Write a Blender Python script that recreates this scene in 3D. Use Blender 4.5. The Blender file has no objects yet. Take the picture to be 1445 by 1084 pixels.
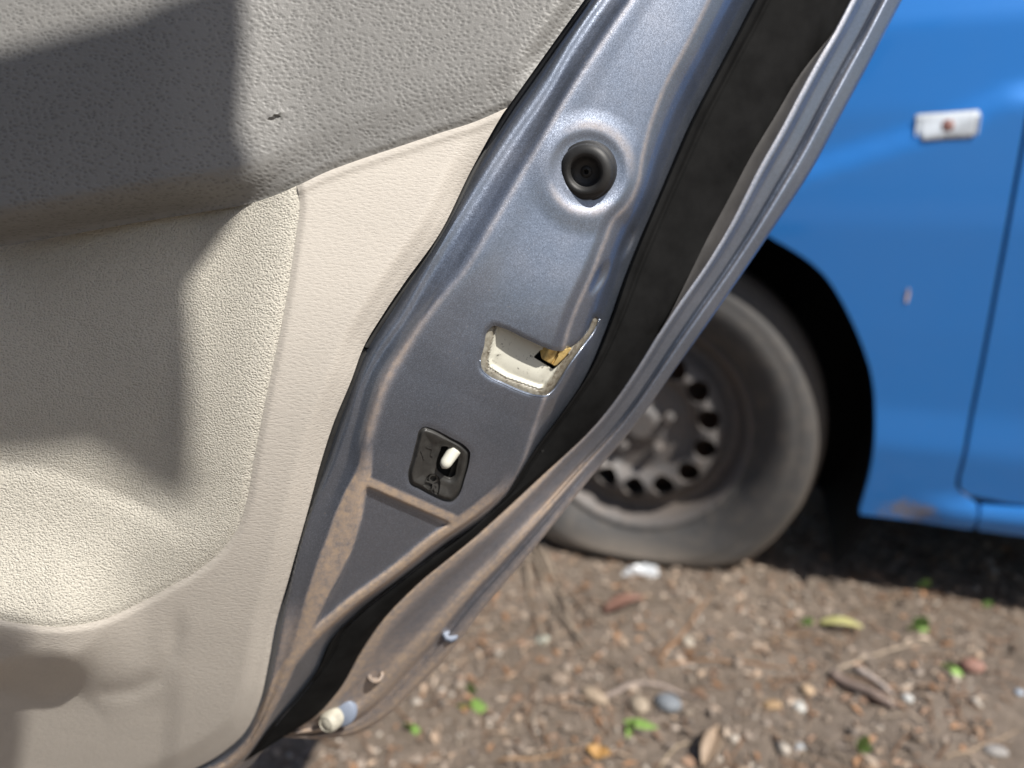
import bpy, bmesh, math, random
import numpy as np
from mathutils import Vector, Matrix
from mathutils.geometry import delaunay_2d_cdt

# ------------------------------------------------------------------ scene, camera, light
SC = bpy.context.scene
COL = SC.collection
rng = np.random.default_rng(7)
random.seed(7)
R = math.radians
F_PX, CX, CY = 1000.0, 722.5, 542.0           # focal length in units of the 1445 px wide frame
PITCH = R(15.0)
CAM = np.array([0.0, 0.0, 0.641])
RIGHT = np.array([1.0, 0, 0]); UP = np.array([0, math.sin(PITCH), math.cos(PITCH)]); FWD = np.array([0, math.cos(PITCH), -math.sin(PITCH)])

cam_d = bpy.data.cameras.new('camera')
cam = bpy.data.objects.new('camera', cam_d); COL.objects.link(cam)
cam.location = CAM; cam.rotation_euler = (R(90) - PITCH, 0, 0)
cam_d.sensor_width = 36; cam_d.lens = F_PX / 1445 * 36
cam_d.clip_start = 0.01; cam_d.clip_end = 500
cam_d.dof.use_dof = True; cam_d.dof.focus_distance = 0.305; cam_d.dof.aperture_fstop = 4.6
SC.camera = cam

SUN = np.array([0.48, -0.44, 0.80]); SUN /= np.linalg.norm(SUN)    # direction towards the sun
sun_el = math.asin(SUN[2]); sun_az = math.atan2(SUN[0], SUN[1])
w = bpy.data.worlds.new('World'); SC.world = w; w.use_nodes = True
nt = w.node_tree; bg = nt.nodes['Background']
sky = nt.nodes.new('ShaderNodeTexSky'); sky.sky_type = 'NISHITA'; sky.sun_disc = False
sky.sun_elevation = sun_el; sky.sun_rotation = sun_az; sky.dust_density = 1.5; sky.ozone_density = 1.0
nt.links.new(sky.outputs[0], bg.inputs[0]); bg.inputs[1].default_value = 0.064
sd = bpy.data.lights.new('sun', 'SUN'); sd.energy = 5.0; sd.angle = R(0.53); sd.color = (1.0, 0.955, 0.89)
so = bpy.data.objects.new('sun', sd); COL.objects.link(so)
so.rotation_euler = Vector(-SUN).to_track_quat('-Z', 'Y').to_euler()
SC.view_settings.view_transform = 'Standard'; SC.view_settings.look = 'None'
SC.view_settings.exposure = 0.48; SC.view_settings.gamma = 1.0; SC.view_settings.use_curve_mapping = False
SC.cycles.max_bounces = 8

# ------------------------------------------------------------------ helpers
def A(*p): return np.array(p, float)
def unproj(p, Z):
    p = np.asarray(p, float); Z = np.asarray(Z, float)
    X = (p[..., 0] - CX) / F_PX * Z; Y = (p[..., 1] - CY) / F_PX * Z
    return CAM + X[..., None] * RIGHT - Y[..., None] * UP + Z[..., None] * FWD
def ray(px, py): 
    d = (px - CX) / F_PX * RIGHT - (py - CY) / F_PX * UP + FWD
    return d
def ground_pt(px, py, z=0.0):
    d = ray(px, py); t = (z - CAM[2]) / d[2]; return CAM + d * t
def sstep(a, b, x):
    t = np.clip((x - a) / (b - a), 0, 1); return t * t * (3 - 2 * t)
def gauss(x, s): return np.exp(-(x / s) ** 2)

def catmull(pts, step=6.0, closed=False):
    P = np.asarray(pts, float); n = len(P); out = []
    rngi = range(n if closed else n - 1)
    for i in rngi:
        p1 = P[i]; p2 = P[(i + 1) % n]
        p0 = P[(i - 1) % n] if closed or i > 0 else 2 * p1 - p2
        p3 = P[(i + 2) % n] if closed or i + 2 < n else 2 * p2 - p1
        L = np.linalg.norm(p2 - p1); k = max(1, int(L / step))
        # centripetal-ish tangents scaled by segment length
        d01 = max(np.linalg.norm(p1 - p0), 1e-6); d12 = max(L, 1e-6); d23 = max(np.linalg.norm(p3 - p2), 1e-6)
        m1 = ((p1 - p0) / d01 * d12 + (p2 - p1) / d12 * d01) / (d01 + d12) * d12
        m2 = ((p2 - p1) / d12 * d23 + (p3 - p2) / d23 * d12) / (d12 + d23) * d12
        for j in range(k):
            t = j / k; t2 = t * t; t3 = t2 * t
            out.append((2*t3-3*t2+1)*p1 + (t3-2*t2+t)*m1 + (-2*t3+3*t2)*p2 + (t3-t2)*m2)
    if not closed: out.append(P[-1])
    return np.array(out)
def resample(P, step, closed=True):
    P = np.asarray(P, float)
    Q = np.vstack([P, P[:1]]) if closed else P
    L = np.r_[0, np.cumsum(np.linalg.norm(np.diff(Q, axis=0), axis=1))]
    n = max(3, int(round(L[-1] / step)))
    s = np.linspace(0, L[-1], n + 1)
    if closed: s = s[:-1]
    return np.c_[np.interp(s, L, Q[:, 0]), np.interp(s, L, Q[:, 1])]
def seg_dist(p, line, closed=False, signed=False):
    """distance (and side: + to the right of a line drawn downwards) of points to a polyline"""
    p = np.asarray(p, float); Q = np.asarray(line, float)
    if closed: Q = np.vstack([Q, Q[:1]])
    best = np.full(len(p), 1e18); sg = np.ones(len(p))
    for i in range(len(Q) - 1):
        a, b = Q[i], Q[i + 1]; d = b - a; L2 = d @ d
        if L2 < 1e-18: continue
        t = ((p - a) @ d) / L2
        t = np.clip(t, 0 if (closed or i > 0 or not signed) else -1e9, 1 if (closed or i < len(Q) - 2 or not signed) else 1e9)
        v = p - (a + t[:, None] * d); dd = (v * v).sum(1)
        m = dd < best - 1e-12
        best = np.where(m, dd, best)
        cr = d[0] * v[:, 1] - d[1] * v[:, 0]
        sg = np.where(m, np.where(cr > 0, -1.0, 1.0), sg)
    dist = np.sqrt(best)
    return dist * sg if signed else dist
def inside(p, poly):
    p = np.asarray(p, float); Q = np.asarray(poly, float)
    x, y = p[:, 0], p[:, 1]; r = np.zeros(len(p), bool)
    j = len(Q) - 1
    for i in range(len(Q)):
        xi, yi = Q[i]; xj, yj = Q[j]
        if yi != yj:
            c = ((yi > y) != (yj > y)) & (x < (xj - xi) * (y - yi) / (yj - yi) + xi)
            r ^= c
        j = i
    return r
def mesh_region(outline, holes=(), spacing=4.0, lines=()):
    """triangulated 2-D region with clean boundaries; returns verts, tris, boundary loops"""
    loops = [np.asarray(outline, float)] + [np.asarray(h, float) for h in holes]
    O = loops[0]
    lo, hi = O.min(0), O.max(0)
    ys = np.arange(lo[1], hi[1], spacing * 0.866); rows = []
    for k, y in enumerate(ys):
        xs = np.arange(lo[0] + (k % 2) * spacing / 2, hi[0], spacing)
        rows.append(np.c_[xs, np.full(len(xs), y)])
    G = np.vstack(rows); G = G[inside(G, O)]
    for h in loops[1:]: G = G[~inside(G, h)]
    for l in loops: G = G[seg_dist(G, l, True) > spacing * 0.55]
    for l in lines: G = G[seg_dist(G, l) > spacing * 0.5]
    V = []; E = []; ids = []
    for l in loops:
        s = len(V); n = len(l); V += [tuple(v) for v in l]; E += [(s + i, s + (i + 1) % n) for i in range(n)]
        ids.append(list(range(s, s + n)))
    for l in lines:
        s = len(V); n = len(l); V += [tuple(v) for v in l]; E += [(s + i, s + i + 1) for i in range(n - 1)]
    nb = len(V)
    V += [tuple(v) for v in G]
    vo, eo, fo, ov, oe, of = delaunay_2d_cdt([Vector(v) for v in V], E, [], 0, 1e-7)
    P = np.array([(v.x, v.y) for v in vo]); T = np.array([f for f in fo if len(f) == 3])
    c = P[T].mean(1)
    k = inside(c, O)
    for h in loops[1:]: k &= ~inside(c, h)
    T = T[k]
    mp = {}
    for new, olds in enumerate(ov):
        for o_ in olds: mp[o_] = new
    bl = []
    for l in ids: bl.append([mp[i] for i in l])
    return P, T, bl
def area2(l): 
    x, y = l[:, 0], l[:, 1]; return np.sum(x * np.roll(y, -1) - np.roll(x, -1) * y)

def make_obj(name, V, Fs, mat, parent=None, smooth=True, attrs=None, sharp=None):
    me = bpy.data.meshes.new(name)
    me.from_pydata([tuple(v) for v in V], [], [tuple(int(i) for i in f) for f in Fs])
    me.validate(); me.update()
    if attrs:
        for an, av in attrs.items():
            av = np.asarray(av, float)
            if av.ndim == 1:
                a = me.attributes.new(an, 'FLOAT', 'POINT'); a.data.foreach_set('value', av.astype(np.float32))
            else:
                a = me.attributes.new(an, 'FLOAT_COLOR', 'POINT'); a.data.foreach_set('color', av.astype(np.float32).ravel())
    if smooth: me.polygons.foreach_set('use_smooth', [True] * len(me.polygons))
    if mat: me.materials.append(mat)
    o = bpy.data.objects.new(name, me); COL.objects.link(o)
    if sharp is not None:
        me.set_sharp_from_angle(angle=R(sharp))
    if parent: set_parent(o, parent)
    return o
def set_parent(o, p):
    o.parent = p
    m = Matrix.Identity(4); q = p
    while q is not None:
        m = Matrix.LocRotScale(q.location, q.rotation_euler, q.scale) @ (q.matrix_parent_inverse if q.parent else Matrix.Identity(4)) if q.parent is None else m
        q = q.parent
    bpy.context.view_layer.update()
    o.matrix_parent_inverse = p.matrix_world.inverted()
def tag(o, label=None, cat=None, group=None, kind=None):
    if label: o['label'] = label
    if cat: o['category'] = cat
    if group: o['group'] = group
    if kind: o['kind'] = kind
    return o
def thing(name, loc, label, cat, group=None):
    o = bpy.data.objects.new(name, None); COL.objects.link(o); o.location = loc; o.empty_display_size = .05
    tag(o, label, cat, group); bpy.context.view_layer.update(); return o

def skirt(V, T, loops, steps, to_dir):
    """give the sheet a rim: each boundary loop is extruded by the listed (inward-shrink, depth) steps"""
    V = list(V); T = [tuple(t) for t in T]
    n0 = len(V)
    src = list(range(n0))
    Tn = np.array(T); Varr = np.array(V)
    for li, loop in enumerate(loops):
        prev = list(loop); base = Varr[loop]
        nxt = np.roll(base, -1, 0); prv = np.roll(base, 1, 0)
        tan = nxt - prv; tan /= np.maximum(np.linalg.norm(tan, axis=1), 1e-12)[:, None]
        d = to_dir(base)
        outw = np.cross(tan, d); outw /= np.maximum(np.linalg.norm(outw, axis=1), 1e-12)[:, None]
        # orient outwards (away from the sheet): compare with loop orientation
        for (so_, dep) in steps:
            newp = base + outw * so_ * ORI[li] + d * dep
            s = len(V); V += list(newp); src += list(loop)
            cur = list(range(s, s + len(loop)))
            for i in range(len(loop)):
                j = (i + 1) % len(loop)
                T.append((prev[i], prev[j], cur[j], cur[i]))
            prev = cur
    return V, T, src
ORI = [1] * 20
def away(base):
    d = np.asarray(base) - CAM; return d / np.linalg.norm(d, axis=1)[:, None]

# ------------------------------------------------------------------ materials
def mat(name):
    m = bpy.data.materials.new(name); m.use_nodes = True
    n = m.node_tree; b = n.nodes['Principled BSDF']; return m, n, b
def N(n, t, **kw):
    x = n.nodes.new(t)
    for k, v in kw.items():
        if k.startswith('i_'): x.inputs[k[2:].replace('_', ' ')].default_value = v
        else: setattr(x, k, v)
    return x
def L(n, a, b): n.links.new(a, b)
def noise(n, scale, detail=3, rough=.55, vec=None):
    x = N(n, 'ShaderNodeTexNoise'); x.inputs['Scale'].default_value = scale; x.inputs['Detail'].default_value = detail; x.inputs['Roughness'].default_value = rough
    if vec is not None: L(n, vec, x.inputs['Vector'])
    return x
def ramp(n, fac, stops):
    r = N(n, 'ShaderNodeValToRGB'); e = r.color_ramp.elements
    while len(e) < len(stops): e.new(.5)
    for k, (p, c) in enumerate(stops):
        e[k].position = p; e[k].color = (*c, 1) if len(c) == 3 else c
    L(n, fac, r.inputs['Fac']); return r
def math_(n, op, a, b=None, clamp=False):
    x = N(n, 'ShaderNodeMath', operation=op); x.use_clamp = clamp
    for i, v in enumerate((a, b)):
        if v is None: continue
        if isinstance(v, (int, float)): x.inputs[i].default_value = v
        else: L(n, v, x.inputs[i])
    return x.outputs[0]
def mixc(n, fac, a, b, mode='MIX'):
    x = N(n, 'ShaderNodeMix', data_type='RGBA', blend_type=mode)
    for s, v in ((0, fac), (6, a), (7, b)):
        if isinstance(v, (int, float)): x.inputs[s].default_value = v
        elif isinstance(v, tuple): x.inputs[s].default_value = (*v, 1) if len(v) == 3 else v
        else: L(n, v, x.inputs[s])
    return x.outputs[2]
def bump(n, h, strength, dist, normal=None):
    x = N(n, 'ShaderNodeBump'); x.inputs['Strength'].default_value = strength; x.inputs['Distance'].default_value = dist
    L(n, h, x.inputs['Height'])
    if normal is not None: L(n, normal, x.inputs['Normal'])
    return x.outputs[0]
def objco(n, scale=None, rot=None):
    t = N(n, 'ShaderNodeTexCoord')
    if scale is None: return t.outputs['Object']
    m = N(n, 'ShaderNodeMapping'); m.inputs['Scale'].default_value = scale
    if rot: m.inputs['Rotation'].default_value = rot
    L(n, t.outputs['Object'], m.inputs['Vector']); return m.outputs[0]
def attr(n, name):
    a = N(n, 'ShaderNodeAttribute'); a.attribute_name = name; return a

def simple(name, col, rough=.5, metal=0, nscale=None, var=.15, bscale=None, bstr=.2, bdist=.0003, spec=.5):
    m, n, b = mat(name); co = objco(n)
    b.inputs['Roughness'].default_value = rough; b.inputs['Metallic'].default_value = metal
    b.inputs['Specular IOR Level'].default_value = spec
    c2 = tuple(max(0, c * (1 - var)) for c in col); c1 = tuple(min(1, c * (1 + var)) for c in col)
    ns = noise(n, nscale or 60, 5, .6, co)
    r = ramp(n, ns.outputs['Fac'], [(.3, c2), (.7, c1)]); L(n, r.outputs[0], b.inputs['Base Color'])
    if bscale:
        nb = noise(n, bscale, 4, .6, co); L(n, bump(n, nb.outputs['Fac'], bstr, bdist), b.inputs['Normal'])
    return m

DUST = (.37, .28, .205)
def metallic_paint(name, base, rough=.36, metal=.75):
    m, n, b = mat(name); co = objco(n)
    v = N(n, 'ShaderNodeTexVoronoi'); v.inputs['Scale'].default_value = 3600; L(n, co, v.inputs['Vector'])
    fl = N(n, 'ShaderNodeSeparateColor'); L(n, v.outputs['Color'], fl.inputs[0])
    f2 = ramp(n, fl.outputs[0], [(.0, tuple(c * .84 for c in base)), (.7, base), (1, tuple(min(1, c * 1.3) for c in base))])
    big = noise(n, 25, 4, .6, co)
    dirt = math_(n, 'MULTIPLY', ramp(n, big.outputs['Fac'], [(.4, (0,) * 3), (.75, (1,) * 3)]).outputs[0], .10)
    du = attr(n, 'dust'); fine = noise(n, 260, 5, .7, co)
    dm = math_(n, 'MULTIPLY', du.outputs['Fac'], math_(n, 'ADD', math_(n, 'MULTIPLY', fine.outputs['Fac'], 1.5), .1), True)
    sp = noise(n, 900, 2, .5, co)
    spk = ramp(n, sp.outputs['Fac'], [(.735, (0,) * 3), (.765, (.45,) * 3)]).outputs[0]
    d = math_(n, 'MAXIMUM', math_(n, 'MAXIMUM', dm, dirt), spk, True)
    L(n, mixc(n, d, f2.outputs[0], DUST), b.inputs['Base Color'])
    L(n, math_(n, 'MULTIPLY', math_(n, 'SUBTRACT', 1, d, True), metal), b.inputs['Metallic'])
    L(n, math_(n, 'ADD', math_(n, 'MULTIPLY', d, .5), rough, True), b.inputs['Roughness'])
    b.inputs['Coat Roughness'].default_value = .12
    L(n, math_(n, 'MULTIPLY', math_(n, 'SUBTRACT', 1, d, True), .9), b.inputs['Coat Weight'])
    # flakes tilt the normal a touch
    sub = N(n, 'ShaderNodeVectorMath', operation='SUBTRACT'); L(n, v.outputs['Color'], sub.inputs[0]); sub.inputs[1].default_value = (.5, .5, .5)
    scl = N(n, 'ShaderNodeVectorMath', operation='SCALE'); L(n, sub.outputs[0], scl.inputs[0]); scl.inputs['Scale'].default_value = .13
    ge = N(n, 'ShaderNodeNewGeometry'); ad = N(n, 'ShaderNodeVectorMath', operation='ADD'); L(n, ge.outputs['Normal'], ad.inputs[0]); L(n, scl.outputs[0], ad.inputs[1])
    nm = N(n, 'ShaderNodeVectorMath', operation='NORMALIZE'); L(n, ad.outputs[0], nm.inputs[0])
    L(n, nm.outputs[0], b.inputs['Normal'])
    return m

def grain_vinyl(name, col, cell, strength, dist, rough=.5, stretch=(1, 1, 1), rot=(0, 0, 0), wrinkle=0.0, var=.08, pores=0.25, spec=.35):
    m, n, b = mat(name); co = objco(n, stretch, rot)
    wp = noise(n, 60, 2, .5, co)
    sub = N(n, 'ShaderNodeVectorMath', operation='MULTIPLY_ADD'); L(n, wp.outputs['Color'], sub.inputs[0]); sub.inputs[1].default_value = (.004,) * 3; L(n, co, sub.inputs[2])
    v = N(n, 'ShaderNodeTexVoronoi', feature='SMOOTH_F1'); v.inputs['Scale'].default_value = 1 / cell; v.inputs['Smoothness'].default_value = .5; L(n, sub.outputs[0], v.inputs['Vector'])
    v2 = N(n, 'ShaderNodeTexVoronoi', feature='DISTANCE_TO_EDGE'); v2.inputs['Scale'].default_value = .8 / cell; L(n, sub.outputs[0], v2.inputs['Vector'])
    h = math_(n, 'MULTIPLY', math_(n, 'MINIMUM', v.outputs['Distance'], .62), 1 - .5 * wrinkle)
    fine = noise(n, 3.2 / cell, 3, .6, co)
    h = math_(n, 'ADD', h, math_(n, 'MULTIPLY', fine.outputs['Fac'], .35 + wrinkle))
    und = noise(n, 22, 2, .5, co)
    L(n, bump(n, h, strength, dist), b.inputs['Normal'])
    big = noise(n, 14, 4, .6, co)
    c = ramp(n, big.outputs['Fac'], [(.3, tuple(x * (1 - var) for x in col)), (.7, tuple(x * (1 + var) for x in col))]).outputs[0]
    pore = ramp(n, v.outputs['Distance'], [(.08, (1 - pores,) * 3), (.42, (1,) * 3)]).outputs[0]
    L(n, mixc(n, 1.0, c, pore, 'MULTIPLY'), b.inputs['Base Color'])
    b.inputs['Roughness'].default_value = rough; b.inputs['Specular IOR Level'].default_value = spec
    return m

M = {}
M['paint'] = metallic_paint('grey blue metallic paint', (.175, .205, .262), .40, .86)
M['pad'] = grain_vinyl('dark pebbled vinyl', (.20, .196, .186), .0021, .65, .0006, .46, (1, 1, 1.35), (0, .35, 0), 0, .05, .30)
M['fabric'] = grain_vinyl('pebbled cloth', (.63, .595, .515), .00105, 1.0, .0012, .6, (1, 1, 1.2), (0, 0, 0), .3, .04, .25)
M['trim'] = grain_vinyl('beige soft vinyl', (.50, .462, .41), .0013, .6, .00032, .5, (.5, 1, 1.4), (0, -.25, 0), .4, .05, .06)
M['rubber'] = simple('black rubber', (.022, .022, .022), .55, 0, 90, .35, 1500, .25, .0002)
M['seal'] = simple('shaded rubber seal', (.009, .009, .009), .8, 0, 50, .4, 1800, .2, .0002, .06)  # rubber darkened to carry the shade cast on the seal
M['seal_lit_strip'] = simple('sunlit rubber tone', (.045, .043, .042), .6, 0, 80, .25, 1500, .2, .0002, .3)  # lighter copy of the rubber, paints the sunlit part of the seal
M['void'] = simple('cavity shade black', (.008, .008, .008), .9)  # near-black colour stands in for the shade inside holes and slots
M['cream'] = simple('cream plastic', (.66, .63, .50), .42, 0, 90, .08)
M['brass'] = simple('yellow chromate steel', (.62, .44, .17), .4, .55, 500, .3, 900, .3, .0002)
M['lockplastic'] = simple('black child lock plastic', (.032, .031, .029), .46, 0, 300, .25, 2500, .25, .00015)
M['lever'] = simple('white lever', (.56, .55, .48), .4, 0, 200, .05)

def liner_mat():
    m, n, b = mat('dirty cream liner'); co = objco(n)
    du = attr(n, 'grime')
    s = noise(n, 520, 4, .7, co); big = noise(n, 120, 3, .6, co)
    spk = math_(n, 'MULTIPLY', ramp(n, s.outputs['Fac'], [(.60, (0,) * 3), (.65, (1,) * 3)]).outputs[0], ramp(n, big.outputs['Fac'], [(.45, (0,) * 3), (.6, (1,) * 3)]).outputs[0])
    g = math_(n, 'MULTIPLY', du.outputs['Fac'], math_(n, 'ADD', math_(n, 'MULTIPLY', s.outputs['Fac'], 1.1), .35), True)
    c = mixc(n, g, (.60, .59, .51), (.13, .11, .08))
    c = mixc(n, math_(n, 'MULTIPLY', spk, .85), c, (.04, .035, .03))
    L(n, c, b.inputs['Base Color']); b.inputs['Roughness'].default_value = .42
    L(n, bump(n, s.outputs['Fac'], .15, .0003), b.inputs['Normal'])
    return m
M['liner'] = liner_mat()

def blue_mat():
    m, n, b = mat('blue car paint'); co = objco(n)
    du = attr(n, 'dust')
    f = noise(n, 75, 6, .8, co); f2 = noise(n, 210, 5, .8, co)
    k = math_(n, 'ADD', math_(n, 'MULTIPLY', f.outputs['Fac'], .5), math_(n, 'MULTIPLY', f2.outputs['Fac'], .5))
    s = math_(n, 'ADD', k, math_(n, 'SUBTRACT', du.outputs['Fac'], 1))
    mk = ramp(n, s, [(.45, (0,) * 3), (.57, (.8,) * 3)]).outputs[0]
    haze_ = math_(n, 'MULTIPLY', noise(n, 3, 6, .7, co).outputs['Fac'], .10)
    c = mixc(n, haze_, (.008, .215, .68), (.3, .3, .3))
    L(n, mixc(n, mk, c, (.23, .19, .15)), b.inputs['Base Color'])
    L(n, math_(n, 'ADD', math_(n, 'MULTIPLY', mk, .45), .38), b.inputs['Roughness'])
    L(n, math_(n, 'MULTIPLY', math_(n, 'SUBTRACT', 1, mk), .25), b.inputs['Metallic'])
    L(n, math_(n, 'MULTIPLY', math_(n, 'SUBTRACT', 1, mk), .8), b.inputs['Coat Weight']); b.inputs['Coat Roughness'].default_value = .06
    return m
M['blue'] = blue_mat()
def dusty(name, col, dust=(.30, .23, .165), rough=.75, sc=30, lo=.45, hi=.7, amt=.6):
    m, n, b = mat(name); co = objco(n); du = attr(n, 'dust')
    f = noise(n, sc, 6, .7, co)
    k = math_(n, 'MULTIPLY', ramp(n, f.outputs['Fac'], [(lo, (0,) * 3), (hi, (1,) * 3)]).outputs[0], amt)
    k = math_(n, 'MAXIMUM', k, math_(n, 'MULTIPLY', du.outputs['Fac'], math_(n, 'ADD', f.outputs['Fac'], .35)), True)
    L(n, mixc(n, k, col, dust), b.inputs['Base Color']); b.inputs['Roughness'].default_value = rough
    L(n, bump(n, f.outputs['Fac'], .3, .002), b.inputs['Normal']); return m
M['tyre'] = dusty('dusty tyre rubber', (.050, .049, .049), (.24, .195, .15), amt=.2)
M['rim'] = dusty('rusty steel rim', (.105, .100, .099), (.15, .122, .102), .6, 40, .42, .68, .7)
M['drum'] = dusty('rusty brake drum', (.035, .025, .02), (.12, .06, .03), .8, 40, .4, .6, .6)
M['liner_black'] = simple('black wheel arch liner', (.012, .012, .012), .85)
M['lens'] = simple('clear ribbed lens', (.70, .75, .80), .25, 0, 300, .06)
M['chip'] = simple('chipped primer', (.75, .58, .5), .7)

def ground_mat():
    m, n, b = mat('dry earth and leaf mould'); co = objco(n)
    a = noise(n, 6, 8, .65, co); c = noise(n, 70, 8, .75, co); d = noise(n, 300, 5, .7, co)
    k = math_(n, 'ADD', math_(n, 'MULTIPLY', a.outputs['Fac'], .3), math_(n, 'MULTIPLY', c.outputs['Fac'], .7))
    r = ramp(n, k, [(.30, (.10, .079, .061)), (.45, (.185, .147, .115)), (.55, (.24, .193, .153)), (.70, (.33, .27, .22))])
    sp = ramp(n, d.outputs['Fac'], [(.62, (0,) * 3), (.72, (.6,) * 3)]).outputs[0]
    L(n, mixc(n, sp, r.outputs[0], (.28, .235, .195)), b.inputs['Base Color']); b.inputs['Roughness'].default_value = .9
    b.inputs['Specular IOR Level'].default_value = .2
    L(n, bump(n, c.outputs['Fac'], .8, .012, bump(n, d.outputs['Fac'], .6, .004)), b.inputs['Normal']); return m
M['ground'] = ground_mat()
def vcol_mat(name, rough=.8, trans=0):
    m, n, b = mat(name); a = attr(n, 'tint'); f = noise(n, 160, 4, .6, objco(n))
    L(n, mixc(n, .5, a.outputs['Color'], mixc(n, f.outputs['Fac'], (.35,) * 3, (1.5,) * 3), 'MULTIPLY'), b.inputs['Base Color'])
    b.inputs['Roughness'].default_value = rough; b.inputs['Specular IOR Level'].default_value = .3; return m
M['vcol'] = vcol_mat('mixed grit')

# ------------------------------------------------------------------ ground
def vnoise(x, y, seed):
    r = np.random.default_rng(seed); T = r.random((256, 256))
    xi = np.floor(x).astype(int); yi = np.floor(y).astype(int); fx = x - xi; fy = y - yi
    fx = fx * fx * (3 - 2 * fx); fy = fy * fy * (3 - 2 * fy)
    g = lambda i, j: T[i & 255, j & 255]
    return (g(xi, yi) * (1 - fx) + g(xi + 1, yi) * fx) * (1 - fy) + (g(xi, yi + 1) * (1 - fx) + g(xi + 1, yi + 1) * fx) * fy
def gz(x, y):
    x = np.asarray(x, float); y = np.asarray(y, float)
    h = (vnoise(x * 4 + 50, y * 4 + 50, 1) - .5) * .018 + (vnoise(x * 14 + 90, y * 14 + 20, 2) - .5) * .012 + (vnoise(x * 45 + 90, y * 45 + 20, 3) - .5) * .007
    return h
def axis(lo, hi, d, far):
    a = list(np.arange(lo, hi, d)); s = d
    x = a[-1]
    while x < far: s *= 1.35; x += s; a.append(x)
    s = d; x = a[0]
    while x > -far: s *= 1.35; x -= s; a.insert(0, x)
    return np.array(a)
gx = axis(-.7, 1.7, .008, 60); gy = axis(.55, 2.2, .008, 60)
GX, GY = np.meshgrid(gx, gy, indexing='ij'); GZ = gz(GX, GY) * np.where(np.hypot(GX, GY) < 6, 1, .3)
nx, ny = GX.shape
V = np.c_[GX.ravel(), GY.ravel(), GZ.ravel()]
I = (np.arange(nx - 1)[:, None] * ny + np.arange(ny - 1)[None]).ravel()
Fq = np.c_[I, I + ny, I + ny + 1, I + 1]
g = make_obj('ground', V, Fq, M['ground']); tag(g, 'bare brown earth with grit and leaf litter', kind='structure')

# ------------------------------------------------------------------ blue car
WZ = 1.25
PW = unproj(A(903, 600), WZ)                       # hub of the wheel, on the rim plane
ang = R(19.4)
SD = A(math.cos(ang), -math.sin(ang), 0); ND = A(-math.sin(ang), -math.cos(ang), 0); ZD = A(0, 0, 1)
def car_pt(s, h, o): return PW * A(1, 1, 0) + np.asarray(s)[..., None] * SD + np.asarray(o)[..., None] * ND + np.asarray(h)[..., None] * ZD
SKIN = .04
def px_sh(px, py, off=SKIN):
    d = ray(px, py); p0 = PW + ND * off
    t = ((p0 - CAM) @ ND) / (d @ ND); q = CAM + d * t
    return A((q - PW) @ SD, q[2])
HUB = PW[2]
CR = [px_sh(1000, 285), px_sh(1110, 262), px_sh(1290, 206), px_sh(1420, 150)]
SILLS = [px_sh(1290, 703)[0], px_sh(1445, 717)[0], 3]; SILLH = [px_sh(1290, 703)[1] + .004, px_sh(1445, 717)[1] + .004, px_sh(1445, 717)[1] + .004]
def skin(P):
    s, h = P[:, 0], P[:, 1]
    o = SKIN + np.interp(h, [.1, .2, .27, .33, .45, .6, .75, .86, .95, 1.02, 1.08], [-.02, -.006, .003, .002, .010, .018, .018, .010, -.012, -.05, -.12])
    # body crease rising to the right: surface kicks in above it
    hc = np.interp(s, [c[0] for c in CR], [c[1] for c in CR])
    o -= sstep(0, .03, h - hc) * .010
    # raised lip round the wheel opening
    r = np.hypot(s - 0, h - HUB)
 
    hh = np.interp(s, SILLS, SILLH) - h                      # rounded ledge along the sill, from the fender's foot rearwards
    o += .010 * sstep(-.001, .022, hh) * sstep(SILLS[0] - .01, SILLS[0] + .07, s) * (1 - sstep(.03, .07, hh))
    # nose: body curves away at the front
    o -= np.clip(-s - .35, 0, 9) ** 2 * .9
    return o
car = thing('blue_car', PW * A(1, 1, 0), 'blue hatchback parked behind the open door, muddy along its sill', 'car')
arch_px = [(1060, 317), (1092, 337), (1128, 358), (1161, 385), (1184, 418), (1203, 455), (1217, 488), (1226, 514), (1233, 550), (1235, 588), (1234, 622), (1229, 665), (1221, 700), (1213, 729)]
arch = np.array([px_sh(*p) for p in arch_px])
RA = np.hypot(arch[0, 0], arch[0, 1] - HUB)
lead = [A(math.cos(t) * RA, HUB + math.sin(t) * RA) for t in np.linspace(math.pi * 1.12, math.atan2(arch[0, 1] - HUB, arch[0, 0]) + .12, 26)]
sill_px = [(1213, 731), (1290, 740), (1380, 752)]
sill = np.array([px_sh(*p) for p in sill_px])
gap_px = [(1460, 60), (1444, 165), (1420, 300), (1403, 400), (1386, 500), (1368, 600), (1355, 668), (1351, 684), (1355, 694), (1366, 701)]
gap = np.array([px_sh(*p) for p in gap_px])
seam_sh = px_sh(1380, 735)
def tl(P, d):  # shift a line sideways in s
    return P + A(d, 0)
crease_px = [(1290, 703), (1366, 703), (1445, 716)]
hsill = lambda s: np.interp(s, [px_sh(1290, 704)[0], px_sh(1445, 716)[0], 3], [px_sh(1290, 704)[1], px_sh(1445, 716)[1], px_sh(1445, 716)[1]])
top_h = 1.06
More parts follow.
